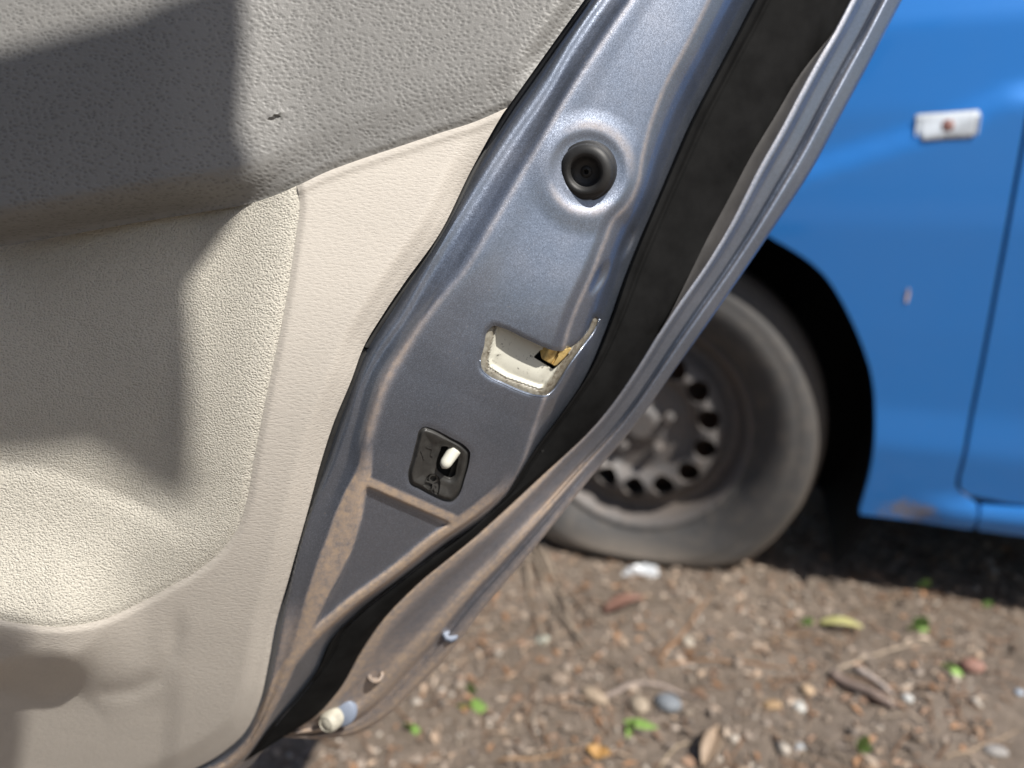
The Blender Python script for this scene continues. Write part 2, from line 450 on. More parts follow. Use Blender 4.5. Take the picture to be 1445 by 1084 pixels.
def panel(name, outline, spacing, m, parent, depth=skin, holes=(), attrs=None, thick=.012):
    global ORI
    ol = resample(outline, spacing); hs = [resample(h, spacing) for h in holes]
    P, T, B = mesh_region(ol, hs, spacing)
    o = depth(P)
    W = car_pt(P[:, 0], P[:, 1], o)
    n0 = len(W)
    V = list(W); Fs = [tuple(t) for t in T]; src = list(range(n0))
    for b in B:
        prev = b
        for dep in (.35, 1.0):
            s0 = len(V); V += list(W[b] - ND * thick * dep); src += list(b)
            cur = list(range(s0, s0 + len(b)))
            Fs += [(prev[i], prev[(i + 1) % len(b)], cur[(i + 1) % len(b)], cur[i]) for i in range(len(b))]
            prev = cur
    at = {k: f(P)[src] for k, f in (attrs or {}).items()}
    if 'dust' not in at: at['dust'] = np.zeros(len(V))
    return make_obj(name, V, Fs, m, parent, True, at, 50)
def muddy(P):
    s, h = P[:, 0], P[:, 1]
    a, b = px_sh(1285, 725)
    d = 1.0 * np.exp(-((s - a) / .085) ** 2 - ((h - b) / .04) ** 2)
    low = np.clip(1 - (h - px_sh(1300, 745)[1]) / .05, 0, 1) * .8
    edge = np.exp(-((s - px_sh(1225, 700)[0]) / .012) ** 2) * np.clip(1 - (h - .2) / .12, 0, 1) * .7
    return np.clip(np.maximum(np.maximum(d, low), edge), 0, 1) * .74 + .38
G1 = np.vstack([[A(gap[0, 0] + (top_h - gap[0, 1]) * .05, top_h)], catmull(gap, .02)])
bx = seam_sh[0]
fender = np.vstack([[A(-.75, top_h), A(-.75, .22), A(-RA * 1.02, .20)], lead, catmull(arch, .015), sill, [A(bx - .0015, sill[-1, 1]), A(bx - .0015, hsill(bx) - .004)], tl(G1[::-1], -.0025)])
fend = panel('front_fender', fender, .014, M['blue'], car, attrs={'dust': muddy})
door_o = np.vstack([tl(G1, .0025), [A(gap[-1, 0] + .05, hsill(gap[-1, 0] + .05) + .003), A(1.6, hsill(1.6) + .003), A(1.6, top_h)]])
door2 = panel('front_door', door_o, .016, M['blue'], car, attrs={'dust': lambda P: np.full(len(P), .33)})
sb = px_sh(1445, 761)
sill_o = np.array([A(bx + .0015, hsill(bx) - .004), A(bx + .0015, sill[-1, 1]), sb, A(1.6, sb[1]), A(1.6, hsill(1.6) + .0015), A(bx + .1, hsill(bx + .1) + .0015)])
def skin_sill(P): 
    hh = hsill(P[:, 0]) - P[:, 1]
    return skin(P)
panel('sill', sill_o, .012, M['blue'], car, depth=skin_sill, attrs={'dust': muddy})
# inner structure behind the gaps, underside, wheel arch
def box(name, s0, s1, h0, h1, o0, o1, m, parent):
    c = np.array([(s, h, o) for s in (s0, s1) for h in (h0, h1) for o in (o0, o1)])
    V = car_pt(c[:, 0], c[:, 1], c[:, 2])
    Fs = [(0, 1, 3, 2), (4, 6, 7, 5), (0, 4, 5, 1), (2, 3, 7, 6), (0, 2, 6, 4), (1, 5, 7, 3)]
    return make_obj(name, V, Fs, m, parent, False)
box('body_shell', RA + .05, 1.6, .27, 1.02, -.8, SKIN - .05, M['liner_black'], car)
box('underbody', -.7, 1.6, .29, .34, -.8, -.35, M['liner_black'], car)
hood = np.array([(s, o) for s in np.linspace(-.75, 1.6, 12) for o in np.linspace(0, 1, 6)])
hv = car_pt(hood[:, 0], top_h + .05 * np.sin(hood[:, 1] * 1.5), skin(np.c_[hood[:, 0], np.full(len(hood), top_h)]) - hood[:, 1] * 1.3 - .004)
make_obj('bonnet', hv, [(i * 6 + j, i * 6 + j + 1, i * 6 + j + 7, i * 6 + j + 6) for i in range(11) for j in range(5)], M['blue'], car, True, {'dust': np.zeros(len(hv)) + .3})
# wheel arch liner: half tube going inwards
th = np.linspace(-.55, math.pi + .55, 40); ring = []
for o in (SKIN - .016, -.10, -.32):
    for t in th: ring.append((math.cos(t) * (RA + .012), HUB + math.sin(t) * (RA + .012), o))
ring = np.array(ring); nt_ = len(th)
Fs = [(k * nt_ + i, k * nt_ + i + 1, (k + 1) * nt_ + i + 1, (k + 1) * nt_ + i) for k in range(2) for i in range(nt_ - 1)]
V = list(car_pt(ring[:, 0], ring[:, 1], ring[:, 2]))
V.append(car_pt(A(0.), A(HUB), A(-.32))[0]); ci = len(V) - 1
Fs += [(2 * nt_ + i, 2 * nt_ + i + 1, ci) for i in range(nt_ - 1)]
make_obj('wheel_arch_liner', V, Fs, M['liner_black'], car, True)
# side indicator
ind_px = [(1289, 163), (1378, 157), (1370, 195), (1297, 200)]
ind = np.array([px_sh(*p) for p in ind_px]); ind_c = ind.mean(0)
def rounded(Q, r, k=5):
    Q = np.asarray(Q, float); out = []
    n = len(Q)
    for i in range(n):
        p, a, b = Q[i], Q[i - 1], Q[(i + 1) % n]
        u = (a - p) / np.linalg.norm(a - p); v = (b - p) / np.linalg.norm(b - p)
        r_ = min(r, .45 * np.linalg.norm(a - p), .45 * np.linalg.norm(b - p))
        s, e = p + u * r_, p + v * r_
        for t in np.linspace(0, 1, k): out.append((1 - t) ** 2 * s + 2 * t * (1 - t) * p + t * t * e)
    return np.array(out)
iq = rounded(ind, .0025)
def ind_off(P): 
    d = seg_dist(P, iq, True)
    return skin(P) + .0012 + .0016 * sstep(0, .004, d)
lens = panel('side_indicator', iq, .004, M['lens'], car, depth=ind_off, thick=.003)
tag(lens, 'clear white side indicator')
bezel = panel('indicator_base', ind_c + (rounded(ind, .006) - ind_c) * A(1.02, 1.05), .006, M['rubber'], lens, depth=lambda P: skin(P) + .0008, thick=.003)
for k in range(9):       # vertical ribs inside the lens
    s = ind_c[0] + (k - 4) * .0088
    q = np.array([A(s - .0009, ind_c[1] - .013), A(s + .0009, ind_c[1] - .013), A(s + .0009, ind_c[1] + .014), A(s - .0009, ind_c[1] + .014)])
    panel('lens_rib', q, .004, M['lens'], lens, depth=lambda P: skin(P) + .0034, thick=.004)
bulb = []; 
for i in range(7):
    for j in range(12):
        a = math.pi * i / 6; b_ = 2 * math.pi * j / 12
        bulb.append((ind_c[0] + .008 * math.sin(a) * math.cos(b_), ind_c[1] + .009 * math.cos(a), .006 * math.sin(a) * math.sin(b_)))
bulb = np.array(bulb); so_ = skin(bulb[:, :2]) + .0022
M['bulb'] = simple('amber grey bulb', (.26, .13, .11), .4)
make_obj('bulb', car_pt(bulb[:, 0], bulb[:, 1], bulb[:, 2] * .4 + so_), [(i * 12 + j, i * 12 + (j + 1) % 12, (i + 1) * 12 + (j + 1) % 12, (i + 1) * 12 + j) for i in range(6) for j in range(12)], M['bulb'], lens)
cq = np.array([px_sh(*p) for p in [(1276, 425), (1276, 419), (1277.5, 411), (1279, 405), (1281, 406), (1281.5, 413), (1279.5, 421), (1278, 426)]])
panel('paint_chip', cq, .002, M['chip'], fend, depth=lambda P: skin(P) + .0012, thick=.003)

# wheel ------------------------------------------------------------
def lathe(prof, n, centre, mtl, name, parent, dust=None, deform=None):
    V = []; D = []
    for (r, o) in prof:
        for j in range(n):
            t = 2 * math.pi * j / n
            V.append((r * math.cos(t), HUB + r * math.sin(t), o))
    V = np.array(V)
    if deform is not None: V = deform(V)
    at = {'dust': dust(V) if dust else np.zeros(len(V))}
    W = car_pt(V[:, 0], V[:, 1], V[:, 2])
    Fs = [(i * n + j, i * n + (j + 1) % n, (i + 1) * n + (j + 1) % n, (i + 1) * n + j) for i in range(len(prof) - 1) for j in range(n)]
    return make_obj(name, W, Fs, mtl, parent, True, at)
NH = 14
hang = [math.radians(11 + 360 / NH * k) for k in range(NH)]
def rim_prof(r):
    return np.interp(r, [0, .028, .034, .05, .088, .096, .104, .118, .131, .140, .152, .168, .176, .184, .190, .194], [-.004, -.004, -.012, -.016, -.018, -.006, .006, .009, .004, -.010, -.032, -.034, -.012, .006, .012, .010])
circ = lambda r, n=140: np.array([(r * math.cos(2 * math.pi * k / n), r * math.sin(2 * math.pi * k / n)) for k in range(n)])
holes = []
for t in hang:
    c = .1175 * A(math.cos(t), math.sin(t)); u = A(math.cos(t), math.sin(t)); v = A(-u[1], u[0])
    holes.append(np.array([c + u * .0190 * math.cos(a) + v * .0205 * math.sin(a) for a in np.linspace(0, 2 * math.pi, 26, endpoint=False)]))
P, T, B = mesh_region(circ(.194), holes, .0055)
rr = np.hypot(P[:, 0], P[:, 1]); off = rim_prof(rr)
V = list(car_pt(P[:, 0], P[:, 1] + HUB, off)); Fs = [tuple(t) for t in T]; src = list(range(len(P)))
for b in B[1:]:
    s0 = len(V); pb = P[b]; V += list(car_pt(pb[:, 0], pb[:, 1] + HUB, off[b] - .012)); src += list(b)
    Fs += [(b[i], b[(i + 1) % len(b)], s0 + (i + 1) % len(b), s0 + i) for i in range(len(b))]
b = B[0]; s0 = len(V); pb = P[b]; V += list(car_pt(pb[:, 0], pb[:, 1] + HUB, off[b] - .02)); src += list(b)
Fs += [(b[i], b[(i + 1) % len(b)], s0 + (i + 1) % len(b), s0 + i) for i in range(len(b))]
dr = (np.exp(-((rr - .16) / .02) ** 2) * (P[:, 1] < .03) * np.clip(-P[:, 1] / .12, 0, 1) + .15 * np.exp(-((rr - .115) / .012) ** 2))[src]
wheel = make_obj('wheel', V, Fs, M['rim'], car, True, {'dust': dr}, 60)
def flat_tyre(V):
    V = V.copy(); h = V[:, 1]
    lim = .004
    low = np.clip((.075 - h) / .10, 0, 1.6)
    V[:, 2] += low * .014 * (V[:, 2] > -.06) 
    m = h < .03
    V[m, 1] = lim + (.03 - lim) * np.exp((h[m] - .03) / .03)
    V[:, 0] *= 1 + .03 * np.clip((.10 - h) / .1, 0, 1)
    return V
tp = [(.186, .004), (.190, .013), (.194, .010), (.199, .013), (.207, .022), (.222, .031), (.240, .036), (.256, .036), (.258, .0345), (.262, .0352), (.275, .030), (.287, .019), (.296, .004), (.301, -.012), (.305, -.03), (.307, -.08), (.305, -.12), (.299, -.14), (.275, -.16), (.2, -.16)]
def tyre_dust(V):
    r = np.hypot(V[:, 0], V[:, 1] - HUB)
    return np.clip(np.clip((r - .282) / .02, 0, 1) * .75 + .35 * np.exp(-((r - .25) / .012) ** 2) * .12 + np.clip((.05 - V[:, 1]) / .05, 0, 1) * .8, 0, 1)
lathe(tp, 110, 0, M['tyre'], 'tyre', wheel, tyre_dust, flat_tyre)
lathe([(.0, -.05), (.14, -.05), (.15, -.07), (.15, -.14)], 40, 0, M['drum'], 'brake_drum', wheel)
for k in range(5):
    t = math.radians(20 + 72 * k); c = .052
    prof = []
    V = []
    for (r, o) in [(0, .006), (.007, .006), (.009, .003), (.010, -.018)]:
        for j in range(6):
            a = math.pi / 3 * j; V.append((c * math.cos(t) + r * math.cos(a), HUB + c * math.sin(t) + r * math.sin(a), o))
    V = np.array(V)
    make_obj('wheel_bolt', car_pt(V[:, 0], V[:, 1], V[:, 2]), [(i * 6 + j, i * 6 + (j + 1) % 6, (i + 1) * 6 + (j + 1) % 6, (i + 1) * 6 + j) for i in range(3) for j in range(6)], M['rim'], wheel, False, {'dust': np.zeros(24)})

# ------------------------------------------------------------------ the open door
Tl = catmull([(860, -50), (825, 0), (770, 75), (715, 152), (665, 240), (620, 330), (570, 400), (543, 440), (513, 490), (496, 536), (470, 599), (453, 652), (436, 715), (420, 772), (408, 815), (389, 881), (378, 941), (367, 989), (345, 1034), (311, 1064), (260, 1092), (200, 1120)])
Hl = catmull([(900, -60), (848, 0), (808, 58), (768, 128), (720, 195), (667, 275), (640, 318), (601, 385), (568, 448), (531, 500), (509, 544), (494, 600), (475, 655), (442, 721), (423, 777), (404, 866), (391, 930), (378, 985), (357, 1035), (325, 1068), (270, 1096), (205, 1128)])
Gl = catmull([(960, -90), (905, -20), (860, 45), (810, 120), (760, 204), (693, 319), (649, 390), (627, 415), (593, 458), (568, 496), (542, 540), (526, 588), (517, 625), (514, 660), (500, 700), (476, 770), (444, 850), (420, 915), (398, 965), (375, 1010), (357, 1043), (328, 1074), (275, 1102), (208, 1136)])
El = catmull([(1035, -70), (1002, -5), (991, 18), (970, 60), (940, 116), (920, 167), (906, 220), (897, 266), (884, 290), (866, 309), (853, 339), (835, 385), (813, 434), (803, 460), (793, 495), (769, 559), (752, 607), (737, 651), (715, 688), (686, 714), (652, 740), (617, 763), (561, 808), (486, 864), (430, 916), (402, 953), (380, 1000), (362, 1037), (332, 1078), (280, 1108), (212, 1144)])
SLl = catmull([(1110, -70), (1069, 0), (1046, 44), (1011, 110), (975, 180), (948, 242), (914, 321), (888, 385), (865, 452), (833, 527), (793, 587), (752, 642), (730, 675), (714, 702), (635, 768), (561, 824), (501, 872), (468, 906), (449, 948), (412, 997), (382, 1030), (345, 1076), (290, 1114), (218, 1152)])
SRl = catmull([(1240, -80), (1200, 0), (1176, 46), (1152, 86), (1128, 130), (1104, 176), (1069, 238), (1029, 318), (992, 379), (959, 426), (931, 468), (903, 514), (852, 586), (783, 653), (728, 706), (673, 755), (598, 814), (542, 870), (509, 918), (479, 971), (445, 1008), (410, 1028), (384, 1036)])
Fl = catmull([(1315, -80), (1273, 0), (1230, 83), (1188, 161), (1149, 234), (1089, 326), (1023, 422), (958, 514), (898, 598), (829, 680), (765, 760), (718, 817), (680, 862), (655, 896), (628, 930), (583, 976), (542, 1014), (501, 1036), (449, 1043), (410, 1041), (384, 1040)])

def iz_base(p, dT=None):
    x, y = p[:, 0], p[:, 1]
    if dT is None: dT = seg_dist(p, Tl, signed=True)
    iz = 3.33 + .00005 * (y - 470) - .0008 * 50 * np.logaddexp(0, (y - 470) / 50) - 1.5e-6 * np.clip(y - 520, 0, None) ** 2 - .0001 * (x - 600)
    iz = iz - .0009 * np.maximum(dT, 0)
    return np.clip(iz, 1.6, 5)
def door_w(p, off, dT=None):
    """points of the door: image-plane outline, own distance; off = metres towards the viewer"""
    Z = 1 / iz_base(p, dT)
    return unproj(p, Z - off)
RB = A(*PW) * 0
door_loc = unproj(A(380, 1050), .45)
door = thing('car_door', door_loc, 'open grey car door with beige inner trim, seen at its latch edge', 'car door')

def knots(p, lines):
    ds = [seg_dist(p, l, signed=True) for l in lines]
    q = np.full(len(p), -1.0)
    q = np.where(ds[0] < 0, -np.clip(-ds[0] / 60, 0, 1), q)
    done = ds[0] < 0
    for i in range(len(lines) - 1):
        a, b = ds[i], ds[i + 1]
        m = (~done) & (b < 0)
        wq = np.clip(a, 0, None) / np.maximum(np.clip(a, 0, None) - b, 1e-9)
        q = np.where(m, i + wq, q); done |= m
    q = np.where(~done, len(lines) - 1 + np.clip(ds[-1] / 60, 0, 1), q)
    return q, ds
def pchip(x, xs, ys):
    xs = np.asarray(xs, float); ys = np.asarray(ys, float); h = np.diff(xs); d = np.diff(ys) / h
    m = np.zeros(len(xs)); m[0] = d[0]; m[-1] = d[-1]
    for i in range(1, len(xs) - 1):
        if d[i - 1] * d[i] > 0:
            w1 = 2 * h[i] + h[i - 1]; w2 = h[i] + 2 * h[i - 1]; m[i] = (w1 + w2) / (w1 / d[i - 1] + w2 / d[i])
    k = np.clip(np.searchsorted(xs, x) - 1, 0, len(xs) - 2); t = np.clip((x - xs[k]) / h[k], 0, 1); t2 = t * t; t3 = t2 * t
    return (2*t3-3*t2+1)*ys[k] + (t3-2*t2+t)*h[k]*m[k] + (-2*t3+3*t2)*ys[k+1] + (t3-t2)*h[k]*m[k+1]

latch_poly = catmull([(689, 466), (696, 460), (709, 463), (739, 477), (765, 489), (781, 494.6), (794, 495.2), (801, 492), (815, 483), (829, 468), (842, 447), (845, 450), (838, 466), (822, 488), (803, 514), (789, 536), (779, 551), (770, 557.5), (757, 557), (739, 552), (711, 540), (687, 528), (680, 520), (678.5, 508), (682.5, 492)], 3, True)
lock_poly = catmull([(592, 607), (599, 602), (606, 603.5), (635, 617), (657, 630), (663.6, 638), (663, 648), (656.4, 674), (645, 702), (637, 708.5), (627.6, 707.6), (609.6, 700), (593, 691), (578, 682), (576, 673), (582, 644), (588, 620)], 3, True)
RIBA, RIBB = A(525, 684), A(650, 739)
PL = [Tl, Hl, Gl, El, SLl]
DENTS = [((846, 392), 27, 8.0, 63), ((885, 343), 26, 7.0, 66), ((769, 588), 26, 8.0, 62)]
def metal_off(p):
    q, ds = knots(p, PL)
    y = p[:, 1]
    z = pchip(q, [-1, 0, .3, .62, 1.0, 1.18, 1.55, 1.9, 2.08, 2.3, 2.9, 3.0, 3.06, 3.30, 3.45, 3.75, 4.0, 5], [-16, -14, -12, -7.0, -5.4, -5.6, -3.6, -.4, .5, .1, .15, .0, -.5, -3.2, -6.5, -17, -23, -60])
    lowf = sstep(690, 800, y)
    z2 = pchip(q, [-1, 0, .3, .7, 1.0, 1.3, 1.75, 2.0, 2.5, 3.0, 3.2, 3.7, 4.0, 5], [-12, -11, -9, -4.5, -3.0, -3.4, -1.0, -.2, -.1, .0, -2.5, -10, -14, -50])
    z = z * (1 - lowf) + z2 * lowf
    # triangular field below the cross rib lies deeper
    dG, dE = ds[2], ds[3]
    s = (p - RIBA) @ (RIBB - RIBA) / np.linalg.norm(RIBB - RIBA)
    dr = ((p - RIBA)[:, 1] * (RIBB - RIBA)[0] - (p - RIBA)[:, 0] * (RIBB - RIBA)[1]) / np.linalg.norm(RIBB - RIBA)
    bandw = 9 + 9 * sstep(690, 760, y) * (1 - sstep(800, 905, y))
    tri = sstep(0, 9, dr - 3) * sstep(0, 8, dG - bandw) * sstep(0, 8, -dE - 7)
    z = z - 3.4 * tri
    # raised boss round the bumper
    c = A(829, 243); v = p - c; rb = np.hypot(v[:, 0] * 1.06, v[:, 1])
    boss = (1 - sstep(56, 94, rb)) * 1.1 - (1 - sstep(44, 62, rb)) * .8 - (1 - sstep(29, 35, rb)) * 9
    z = z + boss * sstep(-6, 26, -ds[3] + 10)
    # gentle crown of the main field
    z = z + 4.0 * gauss(y - 530, 170) * sstep(2.1, 2.9, q) * (q < 3.0) * (1 - sstep(2.9, 3.0, q))
    for (cx, cy), a, b_, an in DENTS:
        t = R(-an); u = A(math.cos(t), math.sin(t)); w_ = A(-u[1], u[0]); v = p - A(cx, cy)
        e = np.sqrt(((v @ u) / a) ** 2 + ((v @ w_) / b_) ** 2)
        z = z - 2.4 * (1 - sstep(.2, 1.25, e))
    # rolled edge of the latch opening and the recess for the lock
    dl = seg_dist(p, latch_poly, True)
    z = z - .9 * gauss(dl, 3.0)
    dk = seg_dist(p, lock_poly, True)
    z = z - .5 * gauss(dk, 3.5)
    return z / 1000, q, ds, dr, tri
def metal_dust(p, q, ds, dr, tri):
    y = p[:, 1]; dG, dE, dH, dT = ds[2], ds[3], ds[1], ds[0]
    d = np.zeros(len(p))
    up = 1 - sstep(600, 660, y)
    d = np.maximum(d, up * (.25 + .45 * sstep(380, 520, y)) * gauss(dG - 1, 5 + 3 * sstep(400, 560, y)))
    wid = np.interp(y, [620, 650, 690, 730, 780, 850, 905, 930], [6, 7, 12, 17, 18, 12, 7, 5]); cen = np.interp(y, [620, 690, 760, 850, 905], [2, 0, 2, 0, 0])
    d = np.maximum(d, .95 * sstep(600, 680, y) * (1 - sstep(wid, wid + 4, np.abs(dG - cen))))
    on = (q > 2) & (q < 3.02)
    d = np.maximum(d, 1.0 * (1 - sstep(5, 10, np.abs(dr + 1))) * on)
    d = np.maximum(d, .45 * gauss(dE - 1, 3.2) * (1 - sstep(640, 690, y)))
    d = np.maximum(d, 1.0 * (1 - sstep(6, 11, np.abs(dE + 4))) * sstep(650, 730, y) * (1 - sstep(1000, 1050, y)))
    d = np.maximum(d, .65 * sstep(830, 900, y) * (q < 2.2) * (q > .9))
    d = np.maximum(d, .5 * sstep(940, 990, y) * (q > .8) * (q < 3.1))
    c = A(829, 243); v = p - c; rb = np.hypot(v[:, 0] * 1.06, v[:, 1])
    d = np.maximum(d, .35 * gauss(rb - 66, 8) * sstep(.2, .9, np.cos(np.arctan2(v[:, 1], v[:, 0]) + 1.0))); d = np.maximum(d, .3 * gauss(rb - 58, 7) * sstep(.3, .9, np.cos(np.arctan2(v[:, 1], v[:, 0]) - 1.9)))
    d = np.maximum(d, .10 * tri)
    return np.clip(d, 0, 1)

def band_outline(Lft, Rgt, y0=-40, step=5, ext0=0, ext1=0):
    a = resample(Lft, step, False); b = resample(Rgt, step, False)
    return np.vstack([a, b[::-1]])
def offset_line(Ln, d):
    t = np.gradient(Ln, axis=0); t /= np.linalg.norm(t, axis=1)[:, None]
    return Ln + np.c_[-t[:, 1], t[:, 0]] * -d
def sheet(name, outline, holes, spacing, offf, m, parent, bstep=None, depth=.006, attrf=None, roll=0, extra_lines=()):
    global ORI
    bs = bstep or spacing
    P, T, B = mesh_region(np.asarray(outline) if bstep == 0 else resample(outline, bs), [resample(h, bs) for h in holes], spacing, [resample(l, bs, False) for l in extra_lines])
    dT = seg_dist(P, Tl, signed=True)
    res = offf(P); off = res[0] if isinstance(res, tuple) else res
    W = door_w(P, off, dT)
    Vv = list(W); Fs = [tuple(t) for t in T]; src = list(range(len(P)))
    aw = away(W)
    cam_n = None
    for b in B:
        prev = b; base = W[b]; d = aw[b]
        steps = ((0, depth),) if not roll else ((.3, .1), (.75, .45), (1, 1.0), (1, 2.2), (1, depth / roll))
        tn = np.roll(base, -1, 0) - np.roll(base, 1, 0); tn /= np.maximum(np.linalg.norm(tn, axis=1), 1e-12)[:, None]
        ow = np.cross(tn, d)
        # outward sign: outline loops and hole loops
        sgn = 1 if area2(P[b]) > 0 else -1
        if b is not B[0]: sgn = -sgn
        for (so_, dp) in steps:
            s0 = len(Vv)
            newp = base + (ow * sgn * so_ * roll if roll else 0) + d * (dp * roll if roll else dp)
            Vv += list(newp); src += list(b); cur = list(range(s0, s0 + len(b)))
            Fs += [(prev[i], prev[(i + 1) % len(b)], cur[(i + 1) % len(b)], cur[i]) for i in range(len(b))]
            prev = cur
    at = {k: f(P, res)[src] for k, f in (attrf or {}).items()}
    return make_obj(name, Vv, Fs, m, parent, True, at, 40)

# pressed steel edge of the door
outline = band_outline(offset_line(Tl, -4), offset_line(SLl, 9))
shut = sheet('latch_edge_panel', outline, [latch_poly, catmull(lock_poly, 3, True)], 2.9, metal_off, M['paint'], door, 2.6, .0015, {'dust': lambda P, r: metal_dust(P, *r[1:])})
tag(shut, 'grey blue metallic pressed steel with tan dust on its ridges')

# rubber seal
SP = [SLl, SRl]
def seal_off(p):
    q, ds = knots(p, SP); y = p[:, 1]
    z = pchip(q, [-1, -.2, 0, .035, .085, .13, .18, .5, .8, .95, 1.0, 1.3, 2], [-30, -26, -20, -16.5, -17, -21, -20.5, -21.5, -24, -27.5, -29.5, -32, -33])
    lowf = sstep(690, 800, y); z2 = z + 7
    z = z * (1 - lowf) + z2 * lowf
    return z / 1000 - .0
def ell(c, a, b, an, n=14):
    t = np.linspace(0, 2 * math.pi, n, endpoint=False); u = A(math.cos(an), math.sin(an)); w_ = A(-u[1], u[0])
    return A(*c) + np.outer(np.cos(t) * a, u) + np.outer(np.sin(t) * b, w_)
seal_holes = [ell((1010, 194), 5.5, 4, .6), ell((885, 461), 4.8, 3.2, .6), ell((768, 638), 4.6, 2.8, .6)]
NL = 300
def arc(Ln, n): return resample(Ln, 1.0, False)[np.linspace(0, len(resample(Ln, 1.0, False)) - 1, n).round().astype(int)]
def loft(name, Lft, Rgt, qs, zf, m, parent, attrf=None, depth=.006):
    a = catmull(resample(Lft, 12, False), 2); b = catmull(resample(Rgt, 12, False), 2)
    la = np.r_[0, np.cumsum(np.linalg.norm(np.diff(a, axis=0), axis=1))]; lb = np.r_[0, np.cumsum(np.linalg.norm(np.diff(b, axis=0), axis=1))]
    t = np.linspace(0, 1, NL)
    pa = np.c_[np.interp(t * la[-1], la, a[:, 0]), np.interp(t * la[-1], la, a[:, 1])]
    pb = np.c_[np.interp(t * lb[-1], lb, b[:, 0]), np.interp(t * lb[-1], lb, b[:, 1])]
    P = (pa[:, None] * (1 - qs[None, :, None]) + pb[:, None] * qs[None, :, None]).reshape(-1, 2)
    q = np.tile(qs, NL); nq = len(qs)
    z = zf(q, P)
    W = door_w(P, z / 1000)
    V = list(W); Fs = [(i * nq + j, i * nq + j + 1, (i + 1) * nq + j + 1, (i + 1) * nq + j) for i in range(NL - 1) for j in range(nq - 1)]
    loop = [i * nq for i in range(NL)] + [(NL - 1) * nq + j for j in range(1, nq)] + [i * nq + nq - 1 for i in range(NL - 2, -1, -1)] + list(range(nq - 2, 0, -1))
    aw = away(W)
    s0 = len(V); V += list(W[loop] + aw[loop] * depth); n = len(loop)
    Fs += [(loop[i], loop[(i + 1) % n], s0 + (i + 1) % n, s0 + i) for i in range(n)]
    src = list(range(len(W))) + loop
    return make_obj(name, V, Fs, m, parent, True, {'dust': (attrf(q, P) if attrf else np.zeros(len(P)))[src]}, 75)
def seal_z(q, P):
    z = pchip(q, [-1, -.2, 0, .035, .085, .13, .18, .5, .8, .95, 1.0, 1.3, 2], [-30, -26, -20, -16.5, -17, -21.5, -20.5, -19.5, -22.5, -27, -29.5, -32, -33])
    return z + 7 * sstep(690, 800, P[:, 1])
loft('weather_seal', offset_line(SLl, -3), offset_line(SRl, 3), np.r_[np.linspace(0, .22, 22), np.linspace(.26, .9, 16), np.linspace(.92, 1, 6)], seal_z, M['seal'], door)
DL = [(1179, 42), (1172, 51), (1128, 107), (1092, 167), (1063, 215), (1027, 283), (996, 341), (968, 398), (944, 446), (931.5, 467)]
RL_ = [(1180, 42), (1154, 84), (1129, 130), (1105, 176), (1070, 238), (1054, 270), (1030, 318), (993, 379), (960, 426), (932, 468)]
lipo = loft('seal_lit_strip', catmull(DL, 6), catmull(RL_, 6), np.linspace(0, 1, 10), lambda q, P: -22.2 - 3.0 * q + 1.2 * np.sin(q * math.pi), M['seal_lit_strip'], door, None, .004)
tag(lipo, 'part of the black seal painted lighter as if sunlit')
for h in seal_holes:  # black discs on the seal, painted in place of the shade inside holes
    sheet('dark_hole_disc', h, [], 3, lambda p: seal_off(p) + .0004, M['void'], door, 1.5, .002)

# outer skin flange
FP = [SRl, Fl]
def flange_off(p):
    q, ds = knots(p, FP); y = p[:, 1]
    z = pchip(q, [-1, 0, .06, .16, .30, .42, .52, .575, .60, .65, .72, .86, .96, 1.0, 1.3], [-32, -30, -26.5, -26.0, -29.5, -30.5, -31.5, -36, -36, -31.5, -30.2, -31.5, -33, -35, -38])
    z_low = pchip(q, [-1, 0, .08, .2, .34, .5, .62, .70, .77, .80, .84, .95, 1.0, 1.3], [-32, -30, -26, -27, -31, -31.5, -28, -29, -35, -35.5, -31, -31, -34, -37])
    lf = sstep(640, 780, y)
    z = z * (1 - lf) + z_low * lf + 7 * lf
    bl = p - A(474, 1008); rb = np.hypot(bl[:, 0], bl[:, 1])
    z = z * 1.0 + sstep(880, 980, y) * (-2 + 0 * q) 
    return z / 1000, q, ds
def flange_z(q, P):
    y = P[:, 1]
    z = pchip(q, [-1, 0, .06, .16, .30, .42, .52, .575, .60, .65, .72, .86, .96, 1.0, 1.3], [-32, -30, -26.5, -26.0, -29.5, -30.5, -31.5, -36, -36, -31.5, -30.2, -31.5, -33, -35, -38])
    z_low = pchip(q, [-1, 0, .08, .2, .34, .5, .62, .70, .77, .80, .84, .95, 1.0, 1.3], [-32, -30, -26, -27, -31, -31.5, -28, -29, -35, -35.5, -31, -31, -34, -37])
    lf = sstep(640, 780, y)
    return z * (1 - lf) + z_low * lf + 7 * lf - 2 * sstep(880, 980, y)
def flange_dust_light(q, P):
    y = P[:, 1]; lf = sstep(560, 720, y)
    d = .50 * gauss(q - .09, .06) * (.5 + .5 * lf) + .35 * gauss(q - .66, .03) + lf * (.75 * gauss(q - .62, .10) + .5 * gauss(q - .10, .10)) + sstep(860, 960, y) * .45
    d += .35 * lf * sstep(.84, .97, q) + .28 * lf  # lower film also paints in brightness, on top of the real dust bands
    return np.clip(d, 0, .95)
loft('outer_flange', offset_line(SRl, -3), Fl, np.linspace(0, 1, 64), flange_z, M['paint'], door, flange_dust_light)
